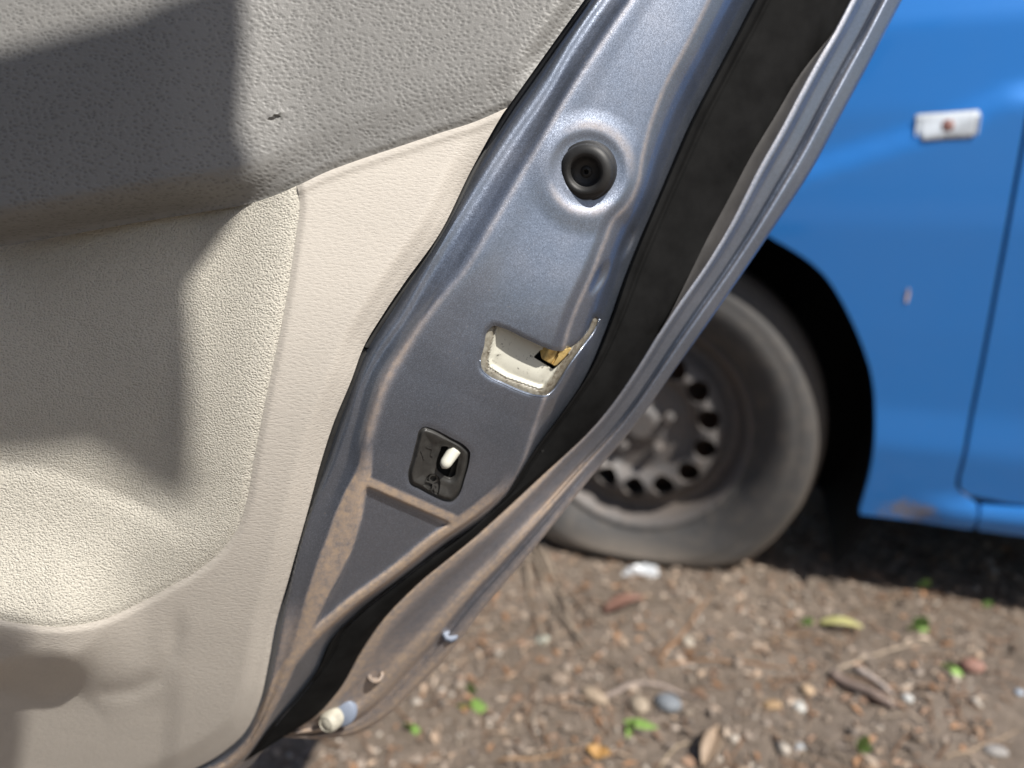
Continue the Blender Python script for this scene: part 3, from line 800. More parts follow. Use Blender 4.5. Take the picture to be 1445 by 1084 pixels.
# the outer skin of the door, from the flange back towards the hinge, and the inner shell
Fr = resample(Fl, 14, False)
offF, _, _ = flange_off(Fr); rim = door_w(Fr, offF - .004)
rows = []
for k, (dx, dd) in enumerate([(0, 0), (-.012, .02), (-.05, .06), (-.14, .12), (-.40, .17), (-.75, .19)]):
    rows.append(rim + A(dx, dd, 0))
Vv = np.vstack(rows); n_ = len(Fr)
make_obj('outer_skin', Vv, [(k * n_ + i, k * n_ + i + 1, (k + 1) * n_ + i + 1, (k + 1) * n_ + i) for k in range(len(rows) - 1) for i in range(n_ - 1)], M['paint'], door, True, {'dust': np.full(len(Vv), .12)})

# rubber bumper in its boss
def round_part(name, centre, axis_, prof, m, parent, n=40, attrs=None, seg=None, dust=0.0):
    ax = np.asarray(axis_, float); ax /= np.linalg.norm(ax)
    u = np.cross(ax, A(0, 0, 1)); u /= np.linalg.norm(u); v = np.cross(ax, u)
    V = []
    for (r, h) in prof:
        for j in range(n):
            t = 2 * math.pi * j / n; V.append(centre + ax * h + u * r * math.cos(t) + v * r * math.sin(t))
    Fs = [(i * n + j, i * n + (j + 1) % n, (i + 1) * n + (j + 1) % n, (i + 1) * n + j) for i in range(len(prof) - 1) for j in range(n)]
    at = {'dust': np.full(len(V), dust)}
    return make_obj(name, np.array(V), Fs, m, parent, True, at, seg or 50)
cpt = A(828, 242)
P0 = door_w(cpt[None], A(0.0))[0]
Pb = door_w(cpt[None], A(.0008))[0]
ax = -away(P0[None])[0] + A(-.16, 0, -.10)
kpx = 1 / iz_base(cpt[None])[0] / 1000          # metres per pixel here
rb = 38.5 * kpx
round_part('rubber_bumper', Pb, ax, [(rb * 1.07, -.004), (rb * 1.07, .0006), (rb * 1.05, .0016), (rb * .99, .0022), (rb * .98, .0034), (rb * .93, .0048), (rb * .82, .0058), (rb * .68, .0062), (rb * .60, .0058), (rb * .54, .0046), (rb * .47, .0024), (rb * .36, .0014), (rb * .22, .0011), (rb * .17, .0018), (rb * .10, .0020), (rb * .065, .0014), (rb * .05, -.001), (0, -.001)], M['rubber'], door)

# latch recess: liner, latch and cavity
slot = np.array([(752.5, 504), (764, 493), (779, 500), (790, 497), (804, 499), (781, 521.5)])
slot_r = rounded(slot, 1.5, 3)
liner_out = np.array(latch_poly); lc = liner_out.mean(0)
liner_big = offset_line(np.vstack([latch_poly, latch_poly[:1]]), 0)[:-1]
# grow a little so that it tucks under the steel
gt = np.roll(latch_poly, -1, 0) - np.roll(latch_poly, 1, 0); gt /= np.linalg.norm(gt, axis=1)[:, None]; gn = np.c_[gt[:, 1], -gt[:, 0]] * (1 if area2(latch_poly) > 0 else -1)
liner_big = latch_poly + gn * 1.6
TOPE = np.array([(689, 462), (709, 461), (739, 475), (765, 487), (800, 492)]); RIGHTE = np.array([(845, 449), (822, 488), (789, 537), (772, 557)])
LFT = np.array([(692, 460), (680, 505), (682, 525)]); BOT = np.array([(680, 522), (711, 541), (757, 557), (772, 557)])
def surf_metal(p): return metal_off(p)[0]
def liner_off(p):
    b = np.minimum(seg_dist(p, BOT), seg_dist(p, LFT)); t = seg_dist(p, TOPE); r = seg_dist(p, RIGHTE)
    rim = -1.3 - .9 * gauss(b - 7.5, 1.3)
    deep = -3.4 * sstep(8, 16, b) 
    deep2 = np.where(True, deep, deep)
    rr_ = sstep(7, 13, r)                       # the lip along the outer side
    z = rim + deep2 * rr_ * (1.0 - .0 * t)
    # floor gets shallower towards the bottom right
    z = z + 1.2 * sstep(20, 75, seg_dist(p, LFT)) * rr_ * sstep(8, 20, b) * sstep(4, 45, t)
    # right lip follows the steel wall down and outwards
    z = np.where(rr_ < 1, z * rr_ + (1 - rr_) * np.minimum(surf_metal(p) * 1000 - 1.6, -1.0), z)
    return z / 1000
def liner_grime(P, r):
    b = np.minimum(np.minimum(seg_dist(P, BOT), seg_dist(P, LFT)), seg_dist(P, RIGHTE))
    rg = seg_dist(P, RIGHTE)
    return np.clip(.95 * (1 - sstep(9, 15, rg)) + .85 * (1 - sstep(6, 10, b)) + .5 * gauss(b - 8, 1.5) + .3 * gauss(b - 20, 7) * (P[:, 1] > 500), 0, 1)
ln = sheet('latch_liner', liner_big, [slot_r], 2.2, liner_off, M['liner'], door, 2, .003, {'grime': liner_grime})
tag(ln, 'cream plastic recess with dirty rim and black specks')
cav = A(779, 507) + (slot_r - A(779, 507)) * 1.6
sheet('latch_cavity', cav, [], 4, lambda p: np.full(len(p), -.024), M['void'], door, 4, .002)
br = np.array([(763, 494), (769, 489), (784, 493), (797, 494), (806, 491), (797, 503), (783, 516), (773, 510), (765, 505)])
def brass_off(p):
    t = (p - A(765, 497)) @ A(.88, .47)
    return (-4.2 + 1.2 * np.sin(t / 5.0) * (t < 16) + .11 * t - 1.5 * (np.abs(t - 20) < 1.3)) / 1000
la = sheet('latch_claw', rounded(br, 2, 3), [], 1.6, brass_off, M['brass'], door, 1.6, .006, roll=.0004)
tag(la, 'yellow plated latch claw')
# rolled steel lip along the lower edge of the opening
def tube(name, pts, r, m, parent, n=8, attrs=None, taper=None):
    pts = np.asarray(pts, float); t = np.gradient(pts, axis=0); t /= np.maximum(np.linalg.norm(t, axis=1), 1e-12)[:, None]
    V = []
    for i, (p, d) in enumerate(zip(pts, t)):
        a = np.cross(d, A(0, 0, 1) if abs(d[2]) < .9 else A(1, 0, 0)); a /= np.linalg.norm(a); b_ = np.cross(d, a)
        ri = r * (taper[i] if taper is not None else 1)
        for j in range(n):
            an = 2 * math.pi * j / n; V.append(p + (a * math.cos(an) + b_ * math.sin(an)) * ri)
    Fs = [(i * n + j, i * n + (j + 1) % n, (i + 1) * n + (j + 1) % n, (i + 1) * n + j) for i in range(len(pts) - 1) for j in range(n)]
    Fs += [tuple(range(n))[::-1], tuple((len(pts) - 1) * n + j for j in range(n))]
    return make_obj(name, V, Fs, m, parent, True, {'dust': np.zeros(len(V)) if attrs is None else np.full(len(V), attrs)})
lipP = catmull([(677, 508), (679, 521), (687, 530), (711, 542.5), (739, 554.5), (757, 559), (771, 559), (780, 552), (804, 515), (823, 489), (839, 467), (846, 450)], 3)
tube('opening_lip', door_w(lipP, surf_metal(lipP) - .0002), .00045, M['paint'], door)

# child lock
LC = A(620, 655)
def lockpx(x, y): return A(570 + x / 8.336, 590 + y / 8.336)
slotk = catmull([lockpx(*p) for p in [(440, 325), (500, 322), (560, 355), (610, 400), (645, 470), (628, 560), (592, 692), (548, 712), (500, 700), (430, 655), (385, 612), (368, 560), (380, 480), (412, 390)]], 2, True)
glyph_body = [lockpx(*p) for p in [(228, 795), (248, 735), (262, 700), (300, 664), (340, 655), (385, 672), (416, 708), (428, 760), (420, 840), (402, 912), (350, 880), (300, 852)]]
gb = rounded(glyph_body, 1.0, 3)
def lock_off(p):
    d = seg_dist(p, lock_poly, True)
    z = -.4 + 2.0 * sstep(0, 7, d)
    # face dips in the middle towards the slot and to the lower left
    z = z - 1.5 * sstep(5, 22, d) * sstep(-18, 10, (p - LC) @ A(-.75, .55) + 12)
    ds = seg_dist(p, slotk, True)
    z = z - 1.2 * gauss(ds, 5)
    z = z - 1.5 * inside(p, gb) * sstep(0, .9, seg_dist(p, gb, True))
    return z / 1000
lk = sheet('child_lock', lock_poly, [slotk], 1.0, lock_off, M['lockplastic'], door, 1.6, .006, roll=.0005)
tag(lk, 'black child lock bezel with raised lock symbol')
sheet('lock_slot', LC + A(8, -1) + (slotk - LC - A(8, -1)) * 1.12, [], 3, lambda p: np.full(len(p), -.0075), M['void'], lk, 3, .001)
# back wall of the slot, lower right
sheet('slot_shelf', np.array([lockpx(*p) for p in [(640, 470), (628, 560), (592, 700), (520, 700), (560, 580)]]), [], 2, lambda p: np.full(len(p), -.0045), M['lockplastic'], lk, 2, .002)
# lever: tapered pill
la_, lb_ = lockpx(452, 590), lockpx(600, 372)
pa = door_w(la_[None], A(.0035))[0]; pb = door_w(lb_[None], A(-.0016))[0]
ts = np.linspace(0, 1, 13); lev = [pa + (pb - pa) * t for t in ts]
k2 = 1 / iz_base(LC[None])[0] / 1000
lt = np.sqrt(np.clip(1 - (1 - np.clip(ts / .32, 0, 1)) ** 2, .02, 1)) * (1 + .16 * ts)
tube('lock_lever', lev, 8.2 * k2, M['lever'], lk, 20, None, lt)
def stroke(name, pts, wpx, base, hgt, m, parent, offf):
    pts = np.asarray(pts, float); l = offset_line(pts, wpx / 2); r_ = offset_line(pts, -wpx / 2)
    ol = np.vstack([l, r_[::-1]])
    return sheet(name, ol, [], wpx, lambda p: offf(p) + hgt, m, parent, wpx * .8, .0008)
raised = [
    [lockpx(345 + 46 * math.cos(t), 712 + 42 * math.sin(t)) for t in np.linspace(0, 2 * math.pi, 18)],
    [lockpx(*p) for p in [(262, 742), (300, 752), (345, 775), (395, 800)]],
    [lockpx(*p) for p in [(345, 755), (342, 800), (330, 850), (300, 838)]],
    [lockpx(*p) for p in [(345, 790), (362, 840), (372, 868)]],
]
def lock_flat(p):
    d = seg_dist(p, lock_poly, True)
    z = -.4 + 2.0 * sstep(0, 7, d) - 1.5 * sstep(5, 22, d) * sstep(-18, 10, (p - LC) @ A(-.75, .55) + 12)
    return z / 1000
sy = None
for k, s in enumerate(raised):
    o = stroke('lock_symbol', resample(s, .9, False), 2.1, 0, .0001, M['lockplastic'], lk, lock_flat)
for s in ([(262, 342), (325, 362), (338, 372), (318, 440), (345, 452)], [(192, 365), (215, 410), (242, 495)], [(192, 365), (160, 440)]):
    stroke('direction_mark', resample([lockpx(*p) for p in s], .9, False), 1.9, 0, .0004, M['lockplastic'], lk, lock_flat)

# ---- inner trim
pad_low = catmull([(-30, 353), (0, 348), (100, 331), (200, 313), (300, 297), (350, 288), (385, 277), (418, 263), (460, 243), (500, 228), (560, 208), (620, 188), (670, 172), (716, 152)], 6)
fab_right = catmull([(419, 262), (423, 285), (418, 330), (408, 400), (393, 480), (376, 560), (360, 640), (346, 715), (334, 748), (312, 778), (285, 801), (240, 828), (190, 855), (140, 876), (95, 884), (50, 883), (0, 874), (-30, 866)], 6)
pad_right = catmull([(716, 152), (770, 76), (824, 1), (860, -48)], 6)
pad_out = np.vstack([[(-30, -50)], pad_low, pad_right[1:], ])
def pad_off(p):
    d = seg_dist(p, pad_low); x, y = p[:, 0], p[:, 1]
    lf = 1 - sstep(215, 455, x)
    z = 3.5 + 12 * lf * sstep(0, 60, d) - lf * 9.0 * (1 - sstep(0, 48, d)) ** 2
    z += (1 - lf) * (3.0 * sstep(0, 70, d) - 1.5 * (1 - sstep(0, 10, d)))
    dr = seg_dist(p, pad_right); z -= 5 * (1 - sstep(0, 38, dr)) ** 1.5 * sstep(10, 90, np.hypot(x - 716, y - 152))
    # little nick
    v = p - A(389, 167); u = A(.93, -.36); w_ = A(.36, .93)
    e = np.sqrt(((v @ u) / 12) ** 2 + ((v @ w_) / 3.4) ** 2)
    z += -1.0 * (1 - sstep(.4, 1.1, e)) + .9 * gauss(np.sqrt(((v @ u) / 13) ** 2 + ((v @ w_ + 5) / 4) ** 2), 1)
    z += 2.5 * np.sin(x / 130 + y / 170)
    return z / 1000
pad = sheet('upper_trim_pad', pad_out, [], 4.6, pad_off, M['pad'], door, 3.4, .012)
tag(pad, 'dark grained vinyl upper trim')
# cloth insert
ledge = catmull([(-30, 642), (0, 648), (60, 655), (130, 680), (200, 708), (245, 737), (282, 768)], 6)
fab_rt = fab_right[:np.argmin(np.abs(fab_right[:, 1] - 790) + 1e3 * (fab_right[:, 0] < 250))]
fab_bt = fab_right[np.argmin(np.abs(fab_right[:, 1] - 790) + 1e3 * (fab_right[:, 0] < 250)):]
def fab_off(p):
    x, y = p[:, 0], p[:, 1]
    dR = seg_dist(p, fab_rt); dB = seg_dist(p, fab_bt); dL = seg_dist(p, ledge, signed=True)
    zw = -13.0 - 4.0 * sstep(260, 0, x)
    up = 1 - sstep(12, 150, dR)
    below = dL < 0
    t = np.clip(np.abs(dL) / np.maximum(np.abs(dL) + dB, 1e-6), 0, 1)
    dn = np.where(below, .75 * t + .25 * np.sin(t * math.pi / 2), 0)
    dn = dn * sstep(0, 25, np.abs(dL)) ** .3
    k = 1 - (1 - up) * (1 - dn)
    edge = np.minimum(dR, dB)
    z = zw * (1 - k) + (0.6 + C_bulge(p)) * k + .8 * sstep(0, 10, edge)
    return z / 1000
def bulge_curves(x):
    yt = 926 + 30 * ((x - 62) / 80) ** 2; yb = 992 - 34 * ((x - 58) / 85) ** 2
    return yt, yb
def C_bulge(p):
    x, y = p[:, 0], p[:, 1]
    fade = 1 - sstep(70, 215, x)
    top = sstep(690, 900, y)
    yt, yb = bulge_curves(np.clip(x, -60, 142))
    yt, yb = np.minimum(yt, (yt + yb) / 2 - 8), np.maximum(yb, (yt + yb) / 2 + 8)
    wide = 75 * sstep(95, 170, x)
    under = 1 - sstep(0, 1, (y - yt + 14 + wide) / (yb - yt + 14 + 2 * wide))
    fadeu = 1 - .55 * sstep(110, 175, x)
    return 21 * fade * top * under * np.where(y > yt, 1, 1)
fab_out = np.vstack([fab_right[::-1], pad_low[:np.argmin(np.abs(pad_low[:, 0] - 417))][::-1]])
# let the insert run a little under the pad and the panel
fab = sheet('cloth_insert', fab_out, [], 4.2, fab_off, M['fabric'], door, 4, .006)
tag(fab, 'pale pebbled cloth insert')
# beige panel
i0 = np.argmin(np.abs(pad_low[:, 0] - 420))
rs = lambda Q: resample(np.asarray(Q, float), 4.4, False)[:-1]
Tpart = np.vstack([[(716, 152)], Tl[(Tl[:, 1] > 156)]])
pan_out = np.vstack([rs(fab_right[::-1]), rs(np.vstack([fab_right[:1], pad_low[pad_low[:, 0] > 424]])), rs(Tpart), rs([Tpart[-1], (-30, 1120)]), rs([(-30, 1120), fab_right[-1]])])
def pan_off(p):
    x, y = p[:, 0], p[:, 1]
    dT = seg_dist(p, Tl, signed=True); dR = seg_dist(p, fab_right)
    z = 2.0 - 1.2 * (1 - sstep(0, 9, dR))
    z -= (5.5 * (1 - sstep(2, 36, -dT)) + 2.0 * (1 - sstep(0, 8, -dT))) * sstep(20, 170, np.hypot(x - 716, y - 152))
    z += C_bulge(p)
    VAL = np.array([(150, 978), (190, 974), (222, 958), (242, 925), (250, 885), (256, 850)])
    dv = seg_dist(p, VAL, signed=True)
    z -= 2.4 * sstep(10, -14, -np.abs(dv)) * 0
    z -= 1.6 * gauss(seg_dist(p, VAL) , 13) * sstep(845, 900, y + (240 - x) * .3)
    z -= 3.0 * (1 - sstep(228, 262, x + (y - 1000) * .10)) * sstep(930, 1010, y)
    dpl = seg_dist(p, pad_low); z += .9 * gauss(dpl - 6, 6) * (x > 400)
    return z / 1000
pan = sheet('trim_panel', pan_out, [], 4.4, pan_off, M['trim'], door, 0, .010)
tag(pan, 'smooth beige lower trim panel with bevelled edge')
# black strip added as painted shade in the gap between trim and steel
gk = offset_line(resample(Tl, 8, False), 4)
tube('gap_shade_strip', door_w(gk, np.full(len(gk), -.0125)), .0016, M['rubber'], door)

# bottom stop and clip on the flange
bp = A(474, 1010); Pb2 = door_w(bp[None], A(-.024))[0]
k3 = 1 / iz_base(bp[None])[0] / 1000
ax2 = -away(Pb2[None])[0] + A(-.55, 0, -.55)
M['stop'] = simple('pale worn plastic', (.36, .34, .28), .55, 0, 150, .3)
M['bluepale'] = simple('pale blue plastic', (.17, .20, .26), .6)
st = round_part('door_stop', Pb2, ax2, [(16 * k3, -.006), (16 * k3, .006), (14.5 * k3, .0085), (11 * k3, .0098), (10 * k3, .009), (9 * k3, .0095), (0, .0098)], M['stop'], door, 28)
round_part('washer', Pb2 + A(.0035, .001, .003), ax2 + A(.2, 0, .2), [(23 * k3, -.002), (23 * k3, .0015), (20 * k3, .0028), (0, .003)], M['bluepale'], st, 28)
cp = A(636, 893); Pc = door_w(cp[None], A(-.0275))[0]; k4 = 1 / iz_base(cp[None])[0] / 1000
round_part('edge_clip', Pc, -away(Pc[None])[0] + A(.2, 0, .5), [(13 * k4, -.004), (13 * k4, .0002), (11 * k4, .001), (5 * k4, .0008), (0, .001)], M['bluepale'], door, 9, seg=20)
rp = A(530, 952); Pr = door_w(rp[None], A(-.0262))[0]
rp_ = round_part('drain_ring', Pr, -away(Pr[None])[0] + A(0, 0, .3), [(12 * k4, -.002), (12 * k4, .001), (9 * k4, .0018), (7 * k4, .001), (6 * k4, -.003), (0, -.003)], M['paint'], door, 20, dust=.9)

# ------------------------------------------------------------------ grey car out of view, with added blockers throwing the shade on the trim
occ_px = [(344, -60), (347, 60), (338, 200), (345, 285), (268, 395), (262, 700), (268, 742), (150, 640), (120, 622), (-40, 625), (-300, 625), (-300, 190), (0, 96), (200, 45), (330, -2)]  # outline of an added unseen blocker, shaped from the wanted trim shadow
D_OCC = 1.1
op = np.array(occ_px, float)
base_pts = door_w(op, np.where(op[:, 1] < 300, pad_off(np.clip(op, [-30, -50], [800, 300])), -.011))
occ = base_pts + SUN * D_OCC
cc = occ.mean(0)
V = list(occ) + list(occ + SUN * .03 + A(0, 0, .01)); n = len(occ)
Fs = [tuple(range(n)), tuple(range(n, 2 * n))[::-1]] + [(i, (i + 1) % n, n + (i + 1) % n, n + i) for i in range(n)]
op2 = np.array([(-160, 984), (12, 992), (34, 1006), (37, 1030), (28, 1070), (22, 1150), (-160, 1150)], float)  # second added blocker, floats unseen to shade the lower left trim
oc2 = door_w(op2, np.full(len(op2), -.001)) + SUN * D_OCC
gcar = thing('grey_car', A(-.5, -.5, 0), 'grey car the open door belongs to, beside and behind the viewer', 'car')
make_obj('shade_blocker', V, Fs, M['paint'], gcar, False, {'dust': np.zeros(len(V))})
V2 = list(oc2) + list(oc2 + SUN * .03 + A(0, 0, .01)); n2 = len(oc2)
make_obj('shade_blocker', V2, [tuple(range(n2)), tuple(range(n2, 2 * n2))[::-1]] + [(i, (i + 1) % n2, n2 + (i + 1) % n2, n2 + i) for i in range(n2)], M['paint'], gcar, False, {'dust': np.zeros(len(V2))})
def slab(name, a, b, z0, z1, th, m):
    a = np.asarray(a, float); b = np.asarray(b, float); d = (b - a) / np.linalg.norm(b - a); nn = A(-d[1], d[0]) * th
    V = [A(*(q + k), z) for z in (z0, z1) for q, k in ((a, 0 * nn), (b, 0 * nn), (b, nn), (a, nn))]
    return make_obj(name, V, [(0, 1, 2, 3), (7, 6, 5, 4), (0, 4, 5, 1), (1, 5, 6, 2), (2, 6, 7, 3), (3, 7, 4, 0)], m, gcar, False, {'dust': np.zeros(8)})
M['cabin'] = simple('dark cabin cloth', (.05, .048, .045), .9)
slab('rocker', (-1.0, .42), (-.28, -1.3), .2, .40, -.10, M['paint'])
slab('seat_side', (-1.12, .35), (-.42, -1.3), .38, 1.15, -.45, M['cabin'])
slab('door_pillar', (-1.02, .46), (-.94, .26), .38, 1.45, -.10, M['paint'])
slab('roof_edge', (-.95, .38), (-.30, -1.3), 1.38, 1.46, -.9, M['paint'])

# ------------------------------------------------------------------ things lying on the earth
def ico(sub):
    bm = bmesh.new(); bmesh.ops.create_icosphere(bm, subdivisions=sub, radius=1)
    v = np.array([x.co[:] for x in bm.verts]); bm.verts.ensure_lookup_table()
    f = [tuple(x.index for x in q.verts) for q in bm.faces]; bm.free(); return v, f
IV, IF = ico(1); IV2, IF2 = ico(3)
def in_view(n, y0=.58, y1=1.9):
    out = []
    while len(out) < n:
        y = rng.uniform(y0, y1, n); x = rng.uniform(-.55, 1.3, n)
        for a, b_ in zip(x, y):
            if abs(a) < .82 * b_: out.append((a, b_))
    return np.array(out[:n])
PAL = np.array([(.15, .12, .095), (.19, .155, .125), (.12, .095, .075), (.22, .185, .155), (.16, .115, .085), (.27, .24, .205), (.10, .083, .07), (.20, .15, .11), (.14, .115, .09)])
Vs, Fs_, Cs = [], [], []
pts = in_view(10500)
sz = np.exp(rng.normal(math.log(.0026), .42, len(pts)))
for (x, y), s in zip(pts, sz):
    q = rng.uniform(.6, 1.25, 3) * s; q[2] *= .75
    a = rng.uniform(0, 6.28); ca, sa = math.cos(a), math.sin(a)
    v = IV * (1 + rng.uniform(-.18, .18, (len(IV), 1))) * q
    v = np.c_[v[:, 0] * ca - v[:, 1] * sa, v[:, 0] * sa + v[:, 1] * ca, v[:, 2]]
    s0 = sum(map(len, Vs)) if False else None
    Vs.append(v + A(x, y, gz(x, y) + s * .3)); c = PAL[rng.integers(len(PAL))] * rng.uniform(1.25, 1.9)
    Cs.append(np.tile(np.r_[c, 1], (len(v), 1)))
nV = len(IV); Fall = (np.array(IF)[None] + (np.arange(len(pts)) * nV)[:, None, None]).reshape(-1, 3)
gr = make_obj('gravel', np.vstack(Vs), Fall, M['vcol'], None, True, {'tint': np.vstack(Cs)})
tag(gr, 'small brown and grey grit scattered over the earth', 'gravel', kind='stuff')
# leaf litter: curled flakes
Vs, Fs_, Cs = [], [], []; k = 0
LP = np.array([(.17, .11, .075), (.22, .165, .12), (.12, .085, .06), (.26, .21, .165), (.20, .115, .065), (.16, .13, .105)])
for (x, y) in in_view(5200):
    l = rng.uniform(.003, .012); w_ = l * rng.uniform(.25, .6); a = rng.uniform(0, 6.28); c_ = rng.uniform(.05, .35) * l; tl_ = rng.uniform(-.4, .4)
    u = A(math.cos(a), math.sin(a), tl_ * .6); v = A(-math.sin(a), math.cos(a), rng.uniform(-.5, .5))
    z = gz(x, y) + .003; p = A(x, y, z)
    V6 = [p - u * l, p - u * l * .2 + v * w_ + A(0, 0, c_), p + u * l, p - u * l * .1 - v * w_ + A(0, 0, c_), p + A(0, 0, -.0006)]
    Vs += V6; Fs_ += [(k, k + 4, k + 1), (k + 1, k + 4, k + 2), (k + 2, k + 4, k + 3), (k + 3, k + 4, k)]; k += 5
    c = LP[rng.integers(len(LP))] * rng.uniform(1.25, 1.9); Cs += [(*c, 1)] * 5
tag(make_obj('leaf_litter', Vs, Fs_, M['vcol'], None, False, {'tint': np.array(Cs)}), 'crumbled dead leaves and bark flakes over the earth', 'leaf litter', kind='stuff')
# dry needles
Vs, Fs_, Cs = [], [], []; k = 0
for (x, y) in in_view(1100):
    l = rng.uniform(.02, .07); a = rng.uniform(0, 6.28); bend = rng.uniform(-.3, .3); r_ = rng.uniform(.0005, .0011)
    c = (A(.24, .135, .075) if rng.random() < .55 else A(.25, .20, .15)) * rng.uniform(.6, 1.3)
    for i, t in enumerate(np.linspace(-.5, .5, 5)):
        an = a + bend * t; q = A(x + math.cos(an) * l * t, y + math.sin(an) * l * t, 0); q[2] = gz(q[0], q[1]) + .004
        for j in range(3):
            b_ = 2.09 * j; Vs.append(q + A(-math.sin(an) * math.cos(b_), math.cos(an) * math.cos(b_), math.sin(b_)) * r_); Cs.append((*c, 1))
        if i:
            for j in range(3): Fs_.append((k + (i - 1) * 3 + j, k + (i - 1) * 3 + (j + 1) % 3, k + i * 3 + (j + 1) % 3, k + i * 3 + j))
    k += 15
tag(make_obj('pine_needles', Vs, Fs_, M['vcol'], None, True, {'tint': np.array(Cs)}), 'dry orange brown needles strewn over the earth', 'pine needles', kind='stuff')

def on_ground(px, py):
    p = ground_pt(px, py, 0.004); p[2] = gz(p[0], p[1]); return p
def px_scale(p): return ((p - CAM) @ FWD) / F_PX
def stone(px, py, wpx, hpx, col, label, cat='stone', name='stone', an=0.0, flat=.7, seed=0, rough=.7):
    r = np.random.default_rng(seed + int(px)); p = on_ground(px, py); k = px_scale(p)
    v = IV2.copy(); f = np.zeros(len(v))
    for _ in range(6):
        d = r.normal(size=3); d /= np.linalg.norm(d); f += .13 * np.clip(v @ d - .25, 0, 1)
    v = v * (1 - f[:, None]) 
    v = v * A(wpx * k / 2, hpx * k / 2 * 1.15, min(wpx, hpx) * k / 2 * flat)
    ca, sa = math.cos(an), math.sin(an); v = np.c_[v[:, 0] * ca - v[:, 1] * sa, v[:, 0] * sa + v[:, 1] * ca, v[:, 2]]
    v = v + A(0, 0, v[:, 2].max() * .55)
    o = make_obj(name, v, IF2, simple(label[:30], tuple(c * .8 for c in col), rough, 0, 220, .3, 300, .5, .002), None)
    o.location = p; tag(o, label, cat, 'loose stones on the earth'); return o
stone(902, 1000, 30, 32, (.38, .31, .23), 'tan pebble lying beside the grey oval stone')
stone(942, 990, 46, 34, (.20, .22, .24), 'blue grey oval stone right of a tan pebble', an=-.5)
stone(1090, 995, 30, 20, (.36, .24, .13), 'orange tan pebble with a round pale one above right', an=.1)
stone(1140, 975, 20, 21, (.50, .36, .23), 'small round peach pebble above the white one')
stone(1128, 997, 19, 21, (.55, .54, .50), 'white pebble just right of the orange tan one')
stone(1280, 988, 16, 17, (.60, .60, .57), 'bright white pebble right of the bark strip')
stone(1128, 1055, 15, 16, (.45, .47, .48), 'pale grey pebble nearest the bottom edge')
stone(1373, 941, 36, 28, (.30, .16, .12), 'reddish brick coloured stone next to a green sprout', an=.3)
stone(970, 908, 20, 20, (.40, .35, .28), 'beige pebble behind the orange straw', seed=3)
stone(840, 985, 26, 40, (.40, .31, .22), 'long sandy stone left of the curved twig', an=.9)
stone(765, 892, 26, 17, (.42, .44, .37), 'greenish white flat stone close to the door edge', an=.6)
stone(1405, 1060, 40, 22, (.30, .28, .26), 'grey flat stone in the bottom right corner')
stone(1437, 985, 14, 12, (.42, .48, .56), 'bluish pebble at the right edge of the picture')
stone(790, 955, 34, 26, (.26, .20, .15), 'dull brown clod under the dry stems', name='clod', cat='clod', seed=5)
stone(1000, 905, 14, 14, (.10, .09, .085), 'dark little stone behind the orange straw', seed=8)

def leaf(px, py, lpx, wpx, an, col, label, name='leaf', cat='leaf', up=.2, curl=.25, n=9):
    p = on_ground(px, py); k = px_scale(p); l = lpx * k; w_ = wpx * k
    V, Fs = [], []
    for i in range(n):
        t = i / (n - 1); ww = w_ / 2 * math.sin(math.pi * min(.97, max(.04, t)) ** .85) ** .7
        for j, s in enumerate((-1, -.5, 0, .5, 1)):
            V.append(((t - .5) * l, s * ww, curl * w_ * (abs(s) ** 1.5) * .8 + .12 * l * math.sin(t * 3.0)))
    for i in range(n - 1):
        for j in range(4): Fs.append((i * 5 + j, i * 5 + j + 1, i * 5 + j + 6, i * 5 + j + 5))
    m = simple(label[:30], col, .6, 0, 250, .25)
    o = make_obj(name, V, Fs, m, None); o.location = p + A(0, 0, .006); o.rotation_euler = (0, -up, an)
    md = o.modifiers.new('thick', 'SOLIDIFY'); md.thickness = .0006
    return tag(o, label, cat)
leaf(1185, 882, 58, 22, -.5, (.42, .40, .17), 'yellow green fallen leaf below the blue car', 'fallen_leaf')
leaf(845, 1064, 20, 34, 1.2, (.34, .19, .06), 'orange dead leaf at the bottom of the picture', 'fallen_leaf')
leaf(1005, 1058, 70, 26, 1.0, (.26, .19, .13), 'brown shrivelled leaf near the bottom centre', 'fallen_leaf', curl=.5)
leaf(880, 860, 60, 26, .3, (.17, .09, .065), 'dark reddish dead leaf behind the dry stems', 'fallen_leaf')
GREEN = (.24, .40, .10)
def sprout(px, py, s, leaves, label, col=GREEN):
    p = on_ground(px, py); k = px_scale(p)
    t = thing('weed_sprout', p, label, 'weed', 'green weed sprouts on the earth')
    tube('stem', [p + A(0, 0, -.002), p + A(0.001, 0, s * k * .25), p + A(.002, -.001, s * k * .5)], .0008, M['green'], t, 6)
    for (dx, dy, l, w_, an) in leaves:
        base = p + A(dx * k, 0, s * k * .3 + dy * k)
        V, Fs = [], []
        for i in range(7):
            u = i / 6; ww = w_ * k / 2 * math.sin(math.pi * min(.96, max(.06, u)))
            c = base + (A(math.cos(an), -.35, math.sin(an)) * (u - .3) * l * k) + A(0, 0, -.15 * l * k * u * u)
            for s_ in (-1, 0, 1): V.append(c + A(-math.sin(an) * .8, .5, math.cos(an)) * s_ * ww + A(0, -abs(s_) * ww * .2, 0))
        for i in range(6):
            for j in range(2): Fs.append((i * 3 + j, i * 3 + j + 1, i * 3 + j + 4, i * 3 + j + 3))
        make_obj('blade', V, Fs, M['green'], t)
    return t
M['green'] = simple('fresh green leaf', GREEN, .45, 0, 200, .2)
sprout(665, 998, 30, [(0, 22, 30, 20, 1.5), (-4, -2, 26, 18, 2.7), (5, -2, 26, 18, .3)], 'green sprout closest to the lower door edge, with three leaves')
sprout(578, 1030, 18, [(0, 2, 26, 18, 1.8), (4, 0, 18, 12, .2)], 'tiny green sprout under the door stop')
